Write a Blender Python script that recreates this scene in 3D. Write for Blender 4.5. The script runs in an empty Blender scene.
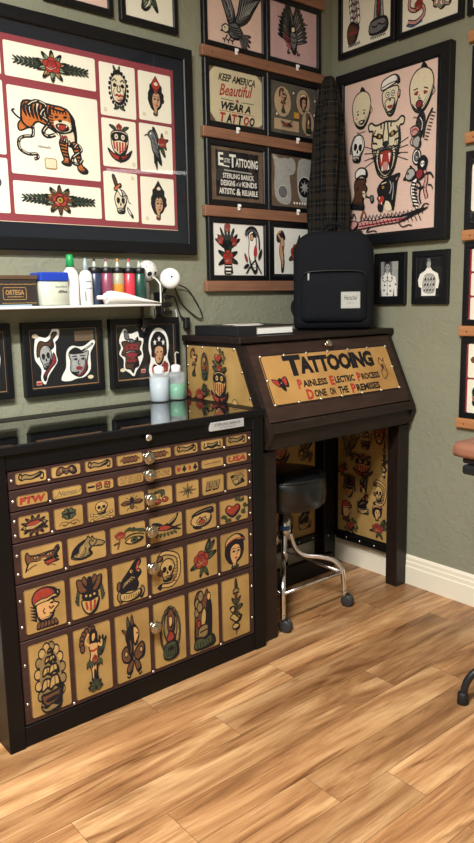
import bpy, bmesh, math, random
from mathutils import Vector, Matrix
from mathutils.geometry import tessellate_polygon
from math import sin, cos, pi, radians
random.seed(7)
S = bpy.context.scene
COL = S.collection

# ---------------------------------------------------------------- camera
F_PX, PITCH, ROLL, YAW = 718.39, -0.169065, -0.019156, 0.879369
cam_data = bpy.data.cameras.new('camera')
cam = bpy.data.objects.new('camera', cam_data)
COL.objects.link(cam)
S.camera = cam
fw = Vector((cos(YAW) * cos(PITCH), sin(YAW) * cos(PITCH), sin(PITCH)))
rt = Vector((sin(YAW), -cos(YAW), 0)); up = rt.cross(fw)
r2 = rt * cos(ROLL) + up * sin(ROLL); u2 = up * cos(ROLL) - rt * sin(ROLL)
cm = Matrix((r2, u2, -fw)).transposed().to_4x4()
cm.translation = Vector((-2.7875, -2.5837, 1.4))
cam.matrix_world = cm
cam_data.sensor_fit = 'VERTICAL'
cam_data.sensor_height = 24
cam_data.lens = F_PX / 843 * 24
cam_data.clip_start = .02

# ---------------------------------------------------------------- light and exposure
S.view_settings.view_transform = 'Standard'
S.view_settings.look = 'None'
S.view_settings.gamma = 1
S.view_settings.use_curve_mapping = False
S.view_settings.exposure = 0.18
S.cycles.sample_clamp_indirect = 2.0
W = bpy.data.worlds.new('world'); S.world = W; W.use_nodes = True
W.node_tree.nodes['Background'].inputs[0].default_value = (.75, .87, 1, 1)
W.node_tree.nodes['Background'].inputs[1].default_value = .6

def area_light(name, loc, size, power, color, direction):
    d = bpy.data.lights.new(name, 'AREA'); d.shape = 'RECTANGLE'
    d.size, d.size_y = size; d.energy = power; d.color = color
    o = bpy.data.objects.new(name, d); COL.objects.link(o); o.location = loc
    o.rotation_euler = Vector(direction).to_track_quat('-Z', 'Y').to_euler()
    return o
area_light('ceiling_light', (-2.75, -1.75, 2.96), (1.25, .13), 142, (1, .97, .93), (0, 0, -1))
area_light('ceiling_light', (-4.4, -1.75, 2.96), (1.25, .13), 45, (1, .97, .93), (0, 0, -1))  # added strip, unseen, lights the left wall and chest front
area_light('ceiling_light', (-3.3, -2.35, 2.96), (1.25, .5), 68, (1, .97, .93), (0, 0, -1))  # added frontal fill that brightens the left wall gallery
area_light('daylight_fill', (-3.4, -5.44, 1.6), (2.6, 1.9), 8, (.86, .93, 1), (0, 1, 0))  # added cool fill lamp; the back wall has no window

# ---------------------------------------------------------------- materials
def s2l(c):
    return c / 12.92 if c <= .04045 else ((c + .055) / 1.055) ** 2.4
def hexc(h):
    return tuple(s2l(int(h[i:i + 2], 16) / 255) for i in (0, 2, 4)) + (1,)
MAT = {}
def mat(name, col, rough=.6, metal=0, spec=.5, var=0, scale=8, stretch=(1, 1, 1), bump=0, bscale=60, col2=None, trans=0, coat=0, emit=0):
    m = bpy.data.materials.new(name); m.use_nodes = True
    nt = m.node_tree; b = nt.nodes['Principled BSDF']
    b.inputs['Base Color'].default_value = hexc(col)
    b.inputs['Roughness'].default_value = rough
    b.inputs['Metallic'].default_value = metal
    b.inputs['Specular IOR Level'].default_value = spec
    b.inputs['Transmission Weight'].default_value = trans
    b.inputs['Coat Weight'].default_value = coat
    if emit:
        b.inputs['Emission Color'].default_value = hexc(col); b.inputs['Emission Strength'].default_value = emit
    if var or bump:
        tc = nt.nodes.new('ShaderNodeTexCoord'); mp = nt.nodes.new('ShaderNodeMapping')
        mp.inputs['Scale'].default_value = stretch
        nt.links.new(tc.outputs['Object'], mp.inputs[0])
    if var:
        n = nt.nodes.new('ShaderNodeTexNoise'); n.inputs['Scale'].default_value = scale
        n.inputs['Detail'].default_value = 6
        nt.links.new(mp.outputs[0], n.inputs[0])
        r = nt.nodes.new('ShaderNodeValToRGB')
        c = hexc(col); c2 = hexc(col2) if col2 else tuple(x * (1 - var) for x in c[:3]) + (1,)
        r.color_ramp.elements[0].position = .3; r.color_ramp.elements[0].color = c2
        r.color_ramp.elements[1].position = .7; r.color_ramp.elements[1].color = c
        nt.links.new(n.outputs[0], r.inputs[0]); nt.links.new(r.outputs[0], b.inputs['Base Color'])
    if bump:
        n = nt.nodes.new('ShaderNodeTexNoise'); n.inputs['Scale'].default_value = bscale
        n.inputs['Detail'].default_value = 4
        nt.links.new(mp.outputs[0], n.inputs[0])
        bp = nt.nodes.new('ShaderNodeBump'); bp.inputs['Strength'].default_value = bump
        bp.inputs['Distance'].default_value = .01
        nt.links.new(n.outputs[0], bp.inputs['Height']); nt.links.new(bp.outputs[0], b.inputs['Normal'])
    MAT[name] = m
    return m
# inks and papers
for n_, c_ in dict(black='15151a', red='b23a30', crimson='99303a', green='46583c', cream='e6dabb', yellow='c99a3c', brown='5a3a28',
                   orange='cf7434', blue='3b5a80', grey='77777a', white='f0eee6', pink='dba09a', skin='d3a880', lightgrey='b5b6b2',
                   darkgreen='2c4a37', gold='b8935a', purple='6d3550', rust='8a4a2c', sage='8fa07f').items():
    mat(n_, c_, .65, spec=.3, var=0 if n_ in ('black', 'white') else .08 if n_ == 'cream' else .3, scale=110)
mat('flash_paper', 'f3efdc', .7, spec=.2, var=.04, scale=3)
mat('red_board', '8e3f48', .7, spec=.2)
mat('kraft_print', 'ad8d55', .45, spec=.4, var=.16, scale=9, col2='937543')
mat('sign_print', 'c0965a', .45, spec=.4, var=.2, scale=7, col2='a57c44')
mat('aged_paper', 'd8cdaa', .7, var=.12, scale=12)
mat('tan_paper', 'c3a989', .7, var=.15, scale=8)
mat('pink_paper', 'e9cabc', .7, var=.05, scale=5)
mat('rose_paper', 'd3b0b2', .7, var=.1, scale=5)
mat('navy_mat', '181e28', .8, spec=.2)
mat('black_mat', '17191d', .8, spec=.2)
mat('grey_mat', '5a564d', .8, var=.2, scale=10)
mat('board_brown', '6e5a48', .7, var=.25, scale=20, stretch=(1, 1, 5))
mat('copper_edge', '94704f', .5)
mat('tan_ink', 'b6955c', .6, spec=.3, var=.12, scale=60); mat('tan_shade', '8d764c', .6, spec=.3, var=.3, scale=60); mat('olive_ink', '4a5236', .6, spec=.3, var=.35, scale=80)
mat('brick_ink', '983a2c', .6, spec=.3, var=.25, scale=80); mat('tan_skin', 'c79a63', .6, spec=.3, var=.1, scale=60); mat('umber_ink', '6b4630', .6, spec=.3, var=.35, scale=80)
KRAFT = dict(cream='tan_ink', white='tan_ink', gold='tan_shade', grey='tan_shade', lightgrey='tan_shade', sage='olive_ink', green='olive_ink', darkgreen='olive_ink', red='brick_ink', crimson='brick_ink',
             pink='tan_skin', skin='tan_skin', blue='tan_shade', brown='umber_ink', rust='umber_ink', yellow='tan_ink', purple='umber_ink', orange='brick_ink')
# objects
mat('black_frame', '0d0f13', .4, spec=.35, bump=.05, bscale=40)
mat('ledge_wood', '946b52', .6, var=.3, scale=5, stretch=(1, 6, 14), col2='7a543f')
mat('ledge_pine', 'b98356', .6, var=.3, scale=5, stretch=(1, 6, 14), col2='9a673e')
mat('dark_wood', '261a16', .42, spec=.35, var=.4, scale=5, stretch=(2, 10, 10), col2='150f0d', bump=.06, bscale=30)
mat('dark_wood_red', '3a2720', .4, spec=.4, var=.35, scale=4, stretch=(2, 12, 12), col2='271915')
mat('black_wood', '0b0b0d', .45, spec=.25, bump=.03, bscale=30)
mat('drawer_wood', '3a2522', .5, var=.3, scale=5, stretch=(2, 10, 10), col2='2c1a18')
mat('black_lacquer', '08090b', .42, spec=.25)
mat('black_glass', '050608', .03, spec=.9, coat=.6)
mat('chrome', 'e6e6e8', .2, metal=1)
mat('nickel', 'b9b2a2', .25, metal=1, bump=.3, bscale=90)
mat('stud_metal', 'd5d0c6', .3, metal=1)
mat('plaque_metal', 'b4b6b6', .5, metal=.2)
mat('black_rubber', '0d0d0e', .6)
mat('caster_grey', '2b2c2e', .5)
mat('black_vinyl', '0c0f11', .3, spec=.6, bump=.04, bscale=25)
mat('black_nylon', '12151b', .85, spec=.2, bump=.35, bscale=180)
mat('black_zip', '08080a', .5)
mat('label_cloth', 'b2b6b0', .8)
mat('blue_sticker', '2b5a9c', .5)
mat('white_plastic', 'e9e9e6', .4)
mat('white_metal', 'd9dad6', .35)
mat('blue_lid', '1f3fae', .35)
mat('green_cap', '1c9c54', .4)
mat('tub_plastic', 'c9cfbd', .4, var=.15, scale=10)
mat('skull_white', 'd9dad4', .5)
mat('clear_grey', '8d9088', .25, spec=.6, var=.4, scale=40)
mat('ink_navy', '2c3c58', .3, spec=.6); mat('ink_purple', '8b4660', .3, spec=.6)
mat('ink_yellow', 'd38e36', .3, spec=.6); mat('ink_red', 'cf3a4c', .3, spec=.6)
mat('ink_green', '1f4a40', .3, spec=.6); mat('ink_clear', 'a9a58c', .3, spec=.6)
mat('black_cap', '101216', .4)
mat('tan_leather', '8a5e4a', .5, bump=.1, bscale=50)
mat('steel_blue', '14191e', .4)
mat('book_black', '16181c', .5); mat('page_white', 'eeeeea', .7)
mat('cardboard_brown', '5c452f', .6, var=.3, scale=8); mat('box_dark', '2a2320', .55)
mat('blue_pad', '9fb4c4', .5)
mat('nozzle_clear', 'b5bbb8', .2, spec=.7)
mat('cream_trim', 'e9e3cf', .5)
mat('ceiling_paint', 'd8d8d0', .8)
mat('outlet_black', '121214', .5)

def wall_material():
    m = mat('sage_plaster', '888a76', .75, spec=.25)
    nt = m.node_tree; b = nt.nodes['Principled BSDF']
    tc = nt.nodes.new('ShaderNodeTexCoord')
    n1 = nt.nodes.new('ShaderNodeTexNoise'); n1.inputs['Scale'].default_value = 22; n1.inputs['Detail'].default_value = 5
    n1.inputs['Roughness'].default_value = .6; n1.inputs['Distortion'].default_value = .8
    r1 = nt.nodes.new('ShaderNodeValToRGB'); r1.color_ramp.elements[0].position = .48; r1.color_ramp.elements[1].position = .6
    n2 = nt.nodes.new('ShaderNodeTexNoise'); n2.inputs['Scale'].default_value = 130; n2.inputs['Detail'].default_value = 2
    add = nt.nodes.new('ShaderNodeMath'); add.operation = 'MULTIPLY_ADD'; add.inputs[1].default_value = .35
    bp = nt.nodes.new('ShaderNodeBump'); bp.inputs['Strength'].default_value = .28; bp.inputs['Distance'].default_value = .006
    for n in (n1, n2): nt.links.new(tc.outputs['Object'], n.inputs[0])
    nt.links.new(n1.outputs[0], r1.inputs[0])
    nt.links.new(n2.outputs[0], add.inputs[0]); nt.links.new(r1.outputs[0], add.inputs[2])
    nt.links.new(add.outputs[0], bp.inputs['Height']); nt.links.new(bp.outputs[0], b.inputs['Normal'])
    n3 = nt.nodes.new('ShaderNodeTexNoise'); n3.inputs['Scale'].default_value = 3
    r3 = nt.nodes.new('ShaderNodeValToRGB')
    r3.color_ramp.elements[0].color = hexc('828471'); r3.color_ramp.elements[1].color = hexc('8e907c')
    nt.links.new(tc.outputs['Object'], n3.inputs[0]); nt.links.new(n3.outputs[0], r3.inputs[0])
    nt.links.new(r3.outputs[0], b.inputs['Base Color'])
wall_material()

def plank_material():
    m = mat('plank_wood', 'c09060', .33, spec=.45)
    nt = m.node_tree; L = nt.links.new; b = nt.nodes['Principled BSDF']
    tc = nt.nodes.new('ShaderNodeTexCoord'); at = nt.nodes.new('ShaderNodeAttribute'); at.attribute_name = 'plank'
    sep = nt.nodes.new('ShaderNodeSeparateColor'); L(at.outputs['Color'], sep.inputs[0])
    off = nt.nodes.new('ShaderNodeVectorMath'); off.operation = 'MULTIPLY_ADD'
    off.inputs[1].default_value = (37, 23, 11)
    L(at.outputs['Color'], off.inputs[0]); L(tc.outputs['Object'], off.inputs[2])
    mp = nt.nodes.new('ShaderNodeMapping'); mp.inputs['Scale'].default_value = (.8, 6, 1)
    L(off.outputs[0], mp.inputs[0])
    n = nt.nodes.new('ShaderNodeTexNoise'); n.inputs['Scale'].default_value = 1.6; n.inputs['Detail'].default_value = 7
    n.inputs['Roughness'].default_value = .62; n.inputs['Distortion'].default_value = .9
    L(mp.outputs[0], n.inputs[0])
    r = nt.nodes.new('ShaderNodeValToRGB'); e = r.color_ramp.elements
    e[0].position = .27; e[0].color = hexc('66432a')
    e[1].position = .74; e[1].color = hexc('d9b482')
    for p, c in ((.4, '926843'), (.5, 'a97e54'), (.6, 'c0986b')):
        x = e.new(p); x.color = hexc(c)
    L(n.outputs[0], r.inputs[0])
    # fine grain
    mp2 = nt.nodes.new('ShaderNodeMapping'); mp2.inputs['Scale'].default_value = (2.5, 60, 1); L(off.outputs[0], mp2.inputs[0])
    n2 = nt.nodes.new('ShaderNodeTexNoise'); n2.inputs['Scale'].default_value = 2.2; n2.inputs['Detail'].default_value = 4
    L(mp2.outputs[0], n2.inputs[0])
    r2_ = nt.nodes.new('ShaderNodeValToRGB'); r2_.color_ramp.elements[0].position = .32; r2_.color_ramp.elements[0].color = (.62, .54, .46, 1)
    r2_.color_ramp.elements[1].position = .55; r2_.color_ramp.elements[1].color = (1, 1, 1, 1)
    L(n2.outputs[0], r2_.inputs[0])
    mx = nt.nodes.new('ShaderNodeMix'); mx.data_type = 'RGBA'; mx.blend_type = 'MULTIPLY'; mx.inputs[0].default_value = .55
    L(r.outputs[0], mx.inputs[6]); L(r2_.outputs[0], mx.inputs[7])
    # dark mineral streaks
    mp3 = nt.nodes.new('ShaderNodeMapping'); mp3.inputs['Scale'].default_value = (1.6, 14, 1); mp3.inputs['Location'].default_value = (5, 3, 0)
    L(off.outputs[0], mp3.inputs[0])
    n3 = nt.nodes.new('ShaderNodeTexNoise'); n3.inputs['Scale'].default_value = 1.3; n3.inputs['Detail'].default_value = 5
    n3.inputs['Distortion'].default_value = 1.6
    L(mp3.outputs[0], n3.inputs[0])
    r3 = nt.nodes.new('ShaderNodeValToRGB'); r3.color_ramp.elements[0].position = .55; r3.color_ramp.elements[0].color = (1, 1, 1, 1)
    r3.color_ramp.elements[1].position = .7; r3.color_ramp.elements[1].color = (.46, .37, .3, 1)
    L(n3.outputs[0], r3.inputs[0])
    mx2 = nt.nodes.new('ShaderNodeMix'); mx2.data_type = 'RGBA'; mx2.blend_type = 'MULTIPLY'; mx2.inputs[0].default_value = .9
    L(mx.outputs[2], mx2.inputs[6]); L(r3.outputs[0], mx2.inputs[7])
    # tone per plank
    tn = nt.nodes.new('ShaderNodeMapRange'); tn.inputs[3].default_value = .78; tn.inputs[4].default_value = 1.12
    L(sep.outputs[2], tn.inputs[0])
    vm = nt.nodes.new('ShaderNodeVectorMath'); vm.operation = 'SCALE'
    L(mx2.outputs[2], vm.inputs[0]); L(tn.outputs[0], vm.inputs[3])
    L(vm.outputs[0], b.inputs['Base Color'])
    bp = nt.nodes.new('ShaderNodeBump'); bp.inputs['Strength'].default_value = .08; bp.inputs['Distance'].default_value = .002
    L(n2.outputs[0], bp.inputs['Height']); L(bp.outputs[0], b.inputs['Normal'])
plank_material()

def pane_material():
    m = bpy.data.materials.new('glass_pane'); m.use_nodes = True; nt = m.node_tree
    nt.nodes.remove(nt.nodes['Principled BSDF'])
    o = nt.nodes['Material Output']
    t = nt.nodes.new('ShaderNodeBsdfTransparent'); t.inputs[0].default_value = (.97, .98, .98, 1)
    g = nt.nodes.new('ShaderNodeBsdfGlossy'); g.inputs['Roughness'].default_value = .02
    lw = nt.nodes.new('ShaderNodeLayerWeight'); lw.inputs[0].default_value = .5
    pw = nt.nodes.new('ShaderNodeMath'); pw.operation = 'POWER'; pw.inputs[1].default_value = 5; nt.links.new(lw.outputs['Facing'], pw.inputs[0])
    f = nt.nodes.new('ShaderNodeMath'); f.operation = 'MULTIPLY_ADD'; f.inputs[1].default_value = .94; f.inputs[2].default_value = .045; nt.links.new(pw.outputs[0], f.inputs[0])
    x = nt.nodes.new('ShaderNodeMixShader')
    nt.links.new(f.outputs[0], x.inputs[0]); nt.links.new(t.outputs[0], x.inputs[1]); nt.links.new(g.outputs[0], x.inputs[2])
    nt.links.new(x.outputs[0], o.inputs[0])
    MAT['glass_pane'] = m
pane_material()

def bottle_material(name, col, a):
    m = bpy.data.materials.new(name); m.use_nodes = True; nt = m.node_tree
    b = nt.nodes['Principled BSDF']; b.inputs['Base Color'].default_value = hexc(col); b.inputs['Roughness'].default_value = .35
    o = nt.nodes['Material Output']
    t = nt.nodes.new('ShaderNodeBsdfTransparent'); x = nt.nodes.new('ShaderNodeMixShader'); x.inputs[0].default_value = a
    nt.links.new(t.outputs[0], x.inputs[1]); nt.links.new(b.outputs[0], x.inputs[2]); nt.links.new(x.outputs[0], o.inputs[0])
    MAT[name] = m
bottle_material('milky_plastic', 'e3ebf0', .3)
bottle_material('green_liquid', '25a46c', 1)
bottle_material('water_liquid', 'cfdfe8', .75)

def flannel_material():
    m = mat('flannel', '1a1b18', .95, spec=.1)
    nt = m.node_tree; L = nt.links.new; b = nt.nodes['Principled BSDF']
    uv = nt.nodes.new('ShaderNodeUVMap'); sp = nt.nodes.new('ShaderNodeSeparateXYZ'); L(uv.outputs[0], sp.inputs[0])
    def band(sock, freq, duty, ph=0):
        a = nt.nodes.new('ShaderNodeMath'); a.operation = 'MULTIPLY_ADD'; a.inputs[1].default_value = freq; a.inputs[2].default_value = ph; L(sock, a.inputs[0])
        f = nt.nodes.new('ShaderNodeMath'); f.operation = 'FRACT'; L(a.outputs[0], f.inputs[0])
        g = nt.nodes.new('ShaderNodeMath'); g.operation = 'LESS_THAN'; g.inputs[1].default_value = duty; L(f.outputs[0], g.inputs[0])
        return g.outputs[0]
    def mix(fac, c, prev, amt):
        x = nt.nodes.new('ShaderNodeMix'); x.data_type = 'RGBA'
        k = nt.nodes.new('ShaderNodeMath'); k.operation = 'MULTIPLY'; k.inputs[1].default_value = amt; L(fac, k.inputs[0])
        L(k.outputs[0], x.inputs[0])
        if prev is None: x.inputs[6].default_value = hexc('101316')
        else: L(prev, x.inputs[6])
        x.inputs[7].default_value = hexc(c); return x.outputs[2]
    o = mix(band(sp.outputs[0], 5, .45), '332c24', None, .5)
    o = mix(band(sp.outputs[1], 6, .45), '302c24', o, .5)
    o = mix(band(sp.outputs[0], 5, .06, .3), '4c4841', o, .4)
    o = mix(band(sp.outputs[1], 6, .06, .3), '4c4841', o, .4)
    L(o, b.inputs['Base Color'])
flannel_material()

# ---------------------------------------------------------------- mesh helpers
def thing(name, label, cat, loc=(0, 0, 0), rotz=0, group=None):
    o = bpy.data.objects.new(name, None); COL.objects.link(o)
    o.empty_display_size = .05
    o.location = loc; o.rotation_euler = (0, 0, rotz)
    o['label'] = label; o['category'] = cat
    if group: o['group'] = group
    return o
def tag(o, label, cat, group=None):
    o['label'] = label; o['category'] = cat
    if group: o['group'] = group
    return o
def copy_tree(o, parent=None):
    c = o.copy(); COL.objects.link(c)
    if parent: c.parent = parent
    for ch in list(o.children): copy_tree(ch, c)
    return c

class B:
    def __init__(s):
        s.v = []; s.f = []; s.m = []; s.mats = []; s.smooth = []; s.uv = None
    def mi(s, name):
        if name not in s.mats: s.mats.append(name)
        return s.mats.index(name)
    def add(s, vs, fs, mat, smooth=False):
        o = len(s.v); s.v += [tuple(v) for v in vs]; k = s.mi(mat)
        for f in fs:
            s.f.append(tuple(i + o for i in f)); s.m.append(k); s.smooth.append(smooth)
    def bm(s, bm, mat, smooth=False, M=None):
        if M is not None: bmesh.ops.transform(bm, matrix=M, verts=bm.verts)
        bm.verts.index_update()
        s.add([v.co.copy() for v in bm.verts], [[v.index for v in f.verts] for f in bm.faces], mat, smooth); bm.free()
    def box(s, x0, x1, y0, y1, z0, z1, mat, bev=0, M=None, seg=1):
        bm = bmesh.new(); bmesh.ops.create_cube(bm, size=1)
        for v in bm.verts:
            v.co = Vector((x0 + (v.co.x + .5) * (x1 - x0), y0 + (v.co.y + .5) * (y1 - y0), z0 + (v.co.z + .5) * (z1 - z0)))
        if bev: bmesh.ops.bevel(bm, geom=bm.edges[:], offset=bev, segments=seg, affect='EDGES', profile=.5)
        s.bm(bm, mat, False, M)
    def lathe(s, prof, mat, seg=24, M=None, cap=True):
        M = M or Matrix(); vs = []; fs = []
        for r, z in prof:
            for k in range(seg):
                a = 2 * pi * k / seg; vs.append(M @ Vector((r * cos(a), r * sin(a), z)))
        for i in range(len(prof) - 1):
            for k in range(seg):
                a, b = i * seg + k, i * seg + (k + 1) % seg
                fs.append((a, b, b + seg, a + seg))
        if cap:
            fs.append(tuple(range(seg))[::-1]); n = (len(prof) - 1) * seg; fs.append(tuple(range(n, n + seg)))
        s.add(vs, fs, mat, True)
    def tube(s, pts, r, mat, seg=10, smooth_path=True, closed=False):
        pts = [Vector(p) for p in pts]
        if smooth_path: pts = crom3(pts, 6, closed)
        n = len(pts); vs = []; fs = []; nrm = None
        for i, p in enumerate(pts):
            if closed: t = pts[(i + 1) % n] - pts[i - 1]
            else: t = pts[min(i + 1, n - 1)] - pts[max(i - 1, 0)]
            t.normalize()
            if nrm is None:
                nrm = t.cross(Vector((0, 0, 1)));
                if nrm.length < .01: nrm = t.cross(Vector((0, 1, 0)))
            nrm = (nrm - t * nrm.dot(t)).normalized(); bn = t.cross(nrm)
            rr = r[i * (len(r) - 1) // (n - 1)] if isinstance(r, (list, tuple)) else r
            for k in range(seg):
                a = 2 * pi * k / seg; vs.append(p + nrm * rr * cos(a) + bn * rr * sin(a))
        for i in range(n if closed else n - 1):
            for k in range(seg):
                a, b = i * seg + k, i * seg + (k + 1) % seg
                c, d = ((i + 1) % n) * seg + (k + 1) % seg, ((i + 1) % n) * seg + k
                fs.append((a, b, c, d))
        if not closed:
            fs.append(tuple(range(seg))[::-1]); m = (n - 1) * seg; fs.append(tuple(range(m, m + seg)))
        s.add(vs, fs, mat, True)
    def sphere(s, c, r, mat, sc=(1, 1, 1), seg=20, M=None):
        bm = bmesh.new(); bmesh.ops.create_uvsphere(bm, u_segments=seg, v_segments=seg // 2, radius=r)
        T = Matrix.Translation(Vector(c)) @ (M or Matrix()) @ Matrix.Diagonal(Vector(tuple(sc) + (1,)))
        s.bm(bm, mat, True, T)
    def prism(s, pts, d, mat):
        n = len(pts); d = Vector(d); vs = [Vector(p) for p in pts] + [Vector(p) + d for p in pts]
        fs = [tuple(range(n))[::-1], tuple(range(n, 2 * n))] + [(i, (i + 1) % n, (i + 1) % n + n, i + n) for i in range(n)]
        s.add(vs, fs, mat)
    def build(s, name, parent=None, loc=None, fix=True):
        me = bpy.data.meshes.new(name); me.from_pydata(s.v, [], s.f)
        for m in s.mats: me.materials.append(MAT[m])
        me.polygons.foreach_set('material_index', s.m); me.polygons.foreach_set('use_smooth', s.smooth)
        if fix:
            bm = bmesh.new(); bm.from_mesh(me); bmesh.ops.recalc_face_normals(bm, faces=bm.faces); bm.to_mesh(me); bm.free()
        me.update()
        o = bpy.data.objects.new(name, me); COL.objects.link(o)
        if parent: o.parent = parent
        if loc: o.location = loc
        return o

def crom(p0, p1, p2, p3, t):
    return .5 * ((2 * p1) + (p2 - p0) * t + (2 * p0 - 5 * p1 + 4 * p2 - p3) * t * t + (3 * p1 - p0 - 3 * p2 + p3) * t ** 3)
def crom3(P, n, closed):
    out = []; N = len(P)
    if N < 3: return P
    for i in range(N if closed else N - 1):
        g = (lambda k: P[k % N]) if closed else (lambda k: P[min(max(k, 0), N - 1)])
        for j in range(n): out.append(crom(g(i - 1), g(i), g(i + 1), g(i + 2), j / n))
    if not closed: out.append(P[-1])
    return out

# ---------------------------------------------------------------- flat artwork: inks laid on a sheet
FONT_CACHE = {}
def glyphs(txt, offset=0, shear=0, spacing=1):
    key = (txt, offset, shear, spacing)
    if key not in FONT_CACHE:
        cu = bpy.data.curves.new('lettering', 'FONT'); cu.body = txt; cu.size = 1; cu.offset = offset; cu.shear = shear
        cu.space_character = spacing; cu.resolution_u = 2; cu.fill_mode = 'FRONT'
        ob = bpy.data.objects.new('lettering', cu); COL.objects.link(ob)
        dg = bpy.context.evaluated_depsgraph_get(); me = bpy.data.meshes.new_from_object(ob.evaluated_get(dg))
        vs = [(v.co.x, v.co.y) for v in me.vertices]; fs = [tuple(p.vertices) for p in me.polygons]
        bpy.data.objects.remove(ob); bpy.data.curves.remove(cu); bpy.data.meshes.remove(me)
        xs = [v[0] for v in vs]; ys = [v[1] for v in vs]; x0, x1, y0, y1 = min(xs), max(xs), min(ys), max(ys)
        FONT_CACHE[key] = ([((x - x0) / (x1 - x0), (y - y0) / (y1 - y0)) for x, y in vs], fs)
    return FONT_CACHE[key]

class At:
    def __init__(s, a, M): s.a = a; s.M = M
    def __enter__(s): s.old = s.a.M; s.a.M = s.a.M @ s.M
    def __exit__(s, *k): s.a.M = s.old

class Ink:
    """inks on a plane: mapf(x, y, h) gives the 3D point; x, y in metres on the sheet"""
    STEP = 2.5e-5
    def __init__(s, b, mapf, h0=.0002, pal=None):
        s.b = b; s.pal = pal or {}; s.mapf = mapf; s.h = h0; s.M = Matrix.Identity(3)
    def at(s, x, y, sc=1, rot=0, sx=1, sy=1):
        r = radians(rot); c, n = cos(r), sin(r)
        return At(s, Matrix(((c * sc * sx, -n * sc * sy, x), (n * sc * sx, c * sc * sy, y), (0, 0, 1))))
    def P(s, p):
        v = s.M @ Vector((p[0], p[1], 1)); return v.x, v.y
    def put(s, pts, faces, col):
        s.h += s.STEP; col = s.pal.get(col, col)
        s.b.add([s.mapf(*s.P(p), s.h) for p in pts], faces, col)
    @staticmethod
    def pts(d):
        if isinstance(d, str):
            q = [float(t) for t in d.split()]; return [Vector((q[i], q[i + 1])) for i in range(0, len(q), 2)]
        return [Vector(p) for p in d]
    def f(s, col, d, sm=True, n=3):
        P = s.pts(d)
        if sm: P = crom3(P, n, True)
        t = tessellate_polygon([[Vector((p.x, p.y, 0)) for p in P]])
        s.put(P, [tuple(x) for x in t], col)
    def l(s, col, w, d, closed=False, sm=True, n=3, taper=False):
        P = s.pts(d)
        if sm: P = crom3(P, n, closed)
        N = len(P)
        if N < 2: return
        vs = []
        for i in range(N):
            t = (P[(i + 1) % N] - P[i - 1]) if closed else (P[min(i + 1, N - 1)] - P[max(i - 1, 0)])
            if t.length < 1e-9: t = Vector((1, 0))
            t.normalize(); q = Vector((-t.y, t.x)) * w / 2
            if taper: q *= max(.15, sin(pi * (i + .3) / N))
            vs += [P[i] + q, P[i] - q]
        fs = [(2 * i, 2 * i + 1, (2 * i + 3) % (2 * N), (2 * i + 2) % (2 * N)) for i in range(N if closed else N - 1)]
        s.put(vs, fs, col)
    def o(s, col, d, w=6, lc='black', sm=True):
        s.f(col, d, sm)
        if lc == 'black' and col != 'black' and w >= 3:
            P = s.pts(d); P = crom3(P, 3, True) if sm else P
            if len(P) > 8:
                c = sum(P, Vector((0, 0))) / len(P); k = max(range(len(P)), key=lambda i: P[i].x - P[i].y * 1.3)
                n = len(P); seg = [P[(k + j) % n] for j in range(-n // 5, n // 5 + 1)]
                s.l('black', w * 2.6, [p + (c - p) * .09 for p in seg], False, False, taper=True)
                s.l('black', w * .7, [p + (c - p) * .24 for p in seg[1:-1]], False, False, taper=True)
                s.l('black', w * .6, [p + (c - p) * .38 for p in seg[2:-2]], False, False, taper=True)
        s.l(lc, w * 1.1, d, True, sm)
    def c(s, col, x, y, r, ry=None, w=0, lc='black', rot=0):
        ry = ry or r; a = radians(rot)
        P = []
        for k in range(14):
            t = 2 * pi * k / 14; u, v = r * cos(t), ry * sin(t); P.append(Vector((x + u * cos(a) - v * sin(a), y + u * sin(a) + v * cos(a))))
        if col: s.f(col, P, False)
        if w: s.l(lc, w, P, True, False)
    def rect(s, col, x0, y0, x1, y1, r=0, w=0, lc='black'):
        P = rrect(x0, y0, x1, y1, r)
        if col: s.f(col, P, False)
        if w: s.l(lc, w, P, True, False)
    def text(s, txt, x0, y0, x1, y1, col='black', offset=.01, shear=0, rot=0, spacing=1):
        vs, fs = glyphs(txt, offset, shear, spacing)
        s.put([(x0 + u * (x1 - x0), y0 + v * (y1 - y0)) for u, v in vs], fs, col)

def rrect(x0, y0, x1, y1, r):
    if r <= 0: return [Vector(p) for p in ((x0, y0), (x1, y0), (x1, y1), (x0, y1))]
    P = []
    for cx, cy, a0 in ((x1 - r, y0 + r, -90), (x1 - r, y1 - r, 0), (x0 + r, y1 - r, 90), (x0 + r, y0 + r, 180)):
        for k in range(5):
            a = radians(a0 + k * 22.5); P.append(Vector((cx + r * cos(a), cy + r * sin(a))))
    return P

# ---- motifs, each drawn within about -100..100
def leaf(a, x, y, L, ang, col='green', w=34):
    with a.at(x, y, L / 100, ang):
        a.o(col, [(0, 0), (30, w * .5), (68, w * .42), (100, 0), (68, -w * .42), (30, -w * .5)], 5)
        a.l('black', 5, '0 0 50 3 92 0')
def rose(a, x=0, y=0, r=50, col='red', leaves=0, lc='green'):
    with a.at(x, y, r / 100):
        for k in range(leaves): leaf(a, 0, 0, 165, 360 / leaves * k + 20, lc, 42)
        for k in range(5):
            t = 2 * pi * k / 5 + .4; a.c(col, 58 * cos(t), 52 * sin(t), 50, 46, 8)
        a.c(col, 0, 5, 58, 54, 8)
        a.l('black', 7, '-38 10 -20 38 15 42 40 18 30 -15 0 -25 -22 -5 -10 18 12 18 16 0')
        a.l('cream', 5, '-60 -30 -30 -48 0 -50'); a.l('pink', 6, '-30 -10 -12 -34 20 -34 44 -10')
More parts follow.
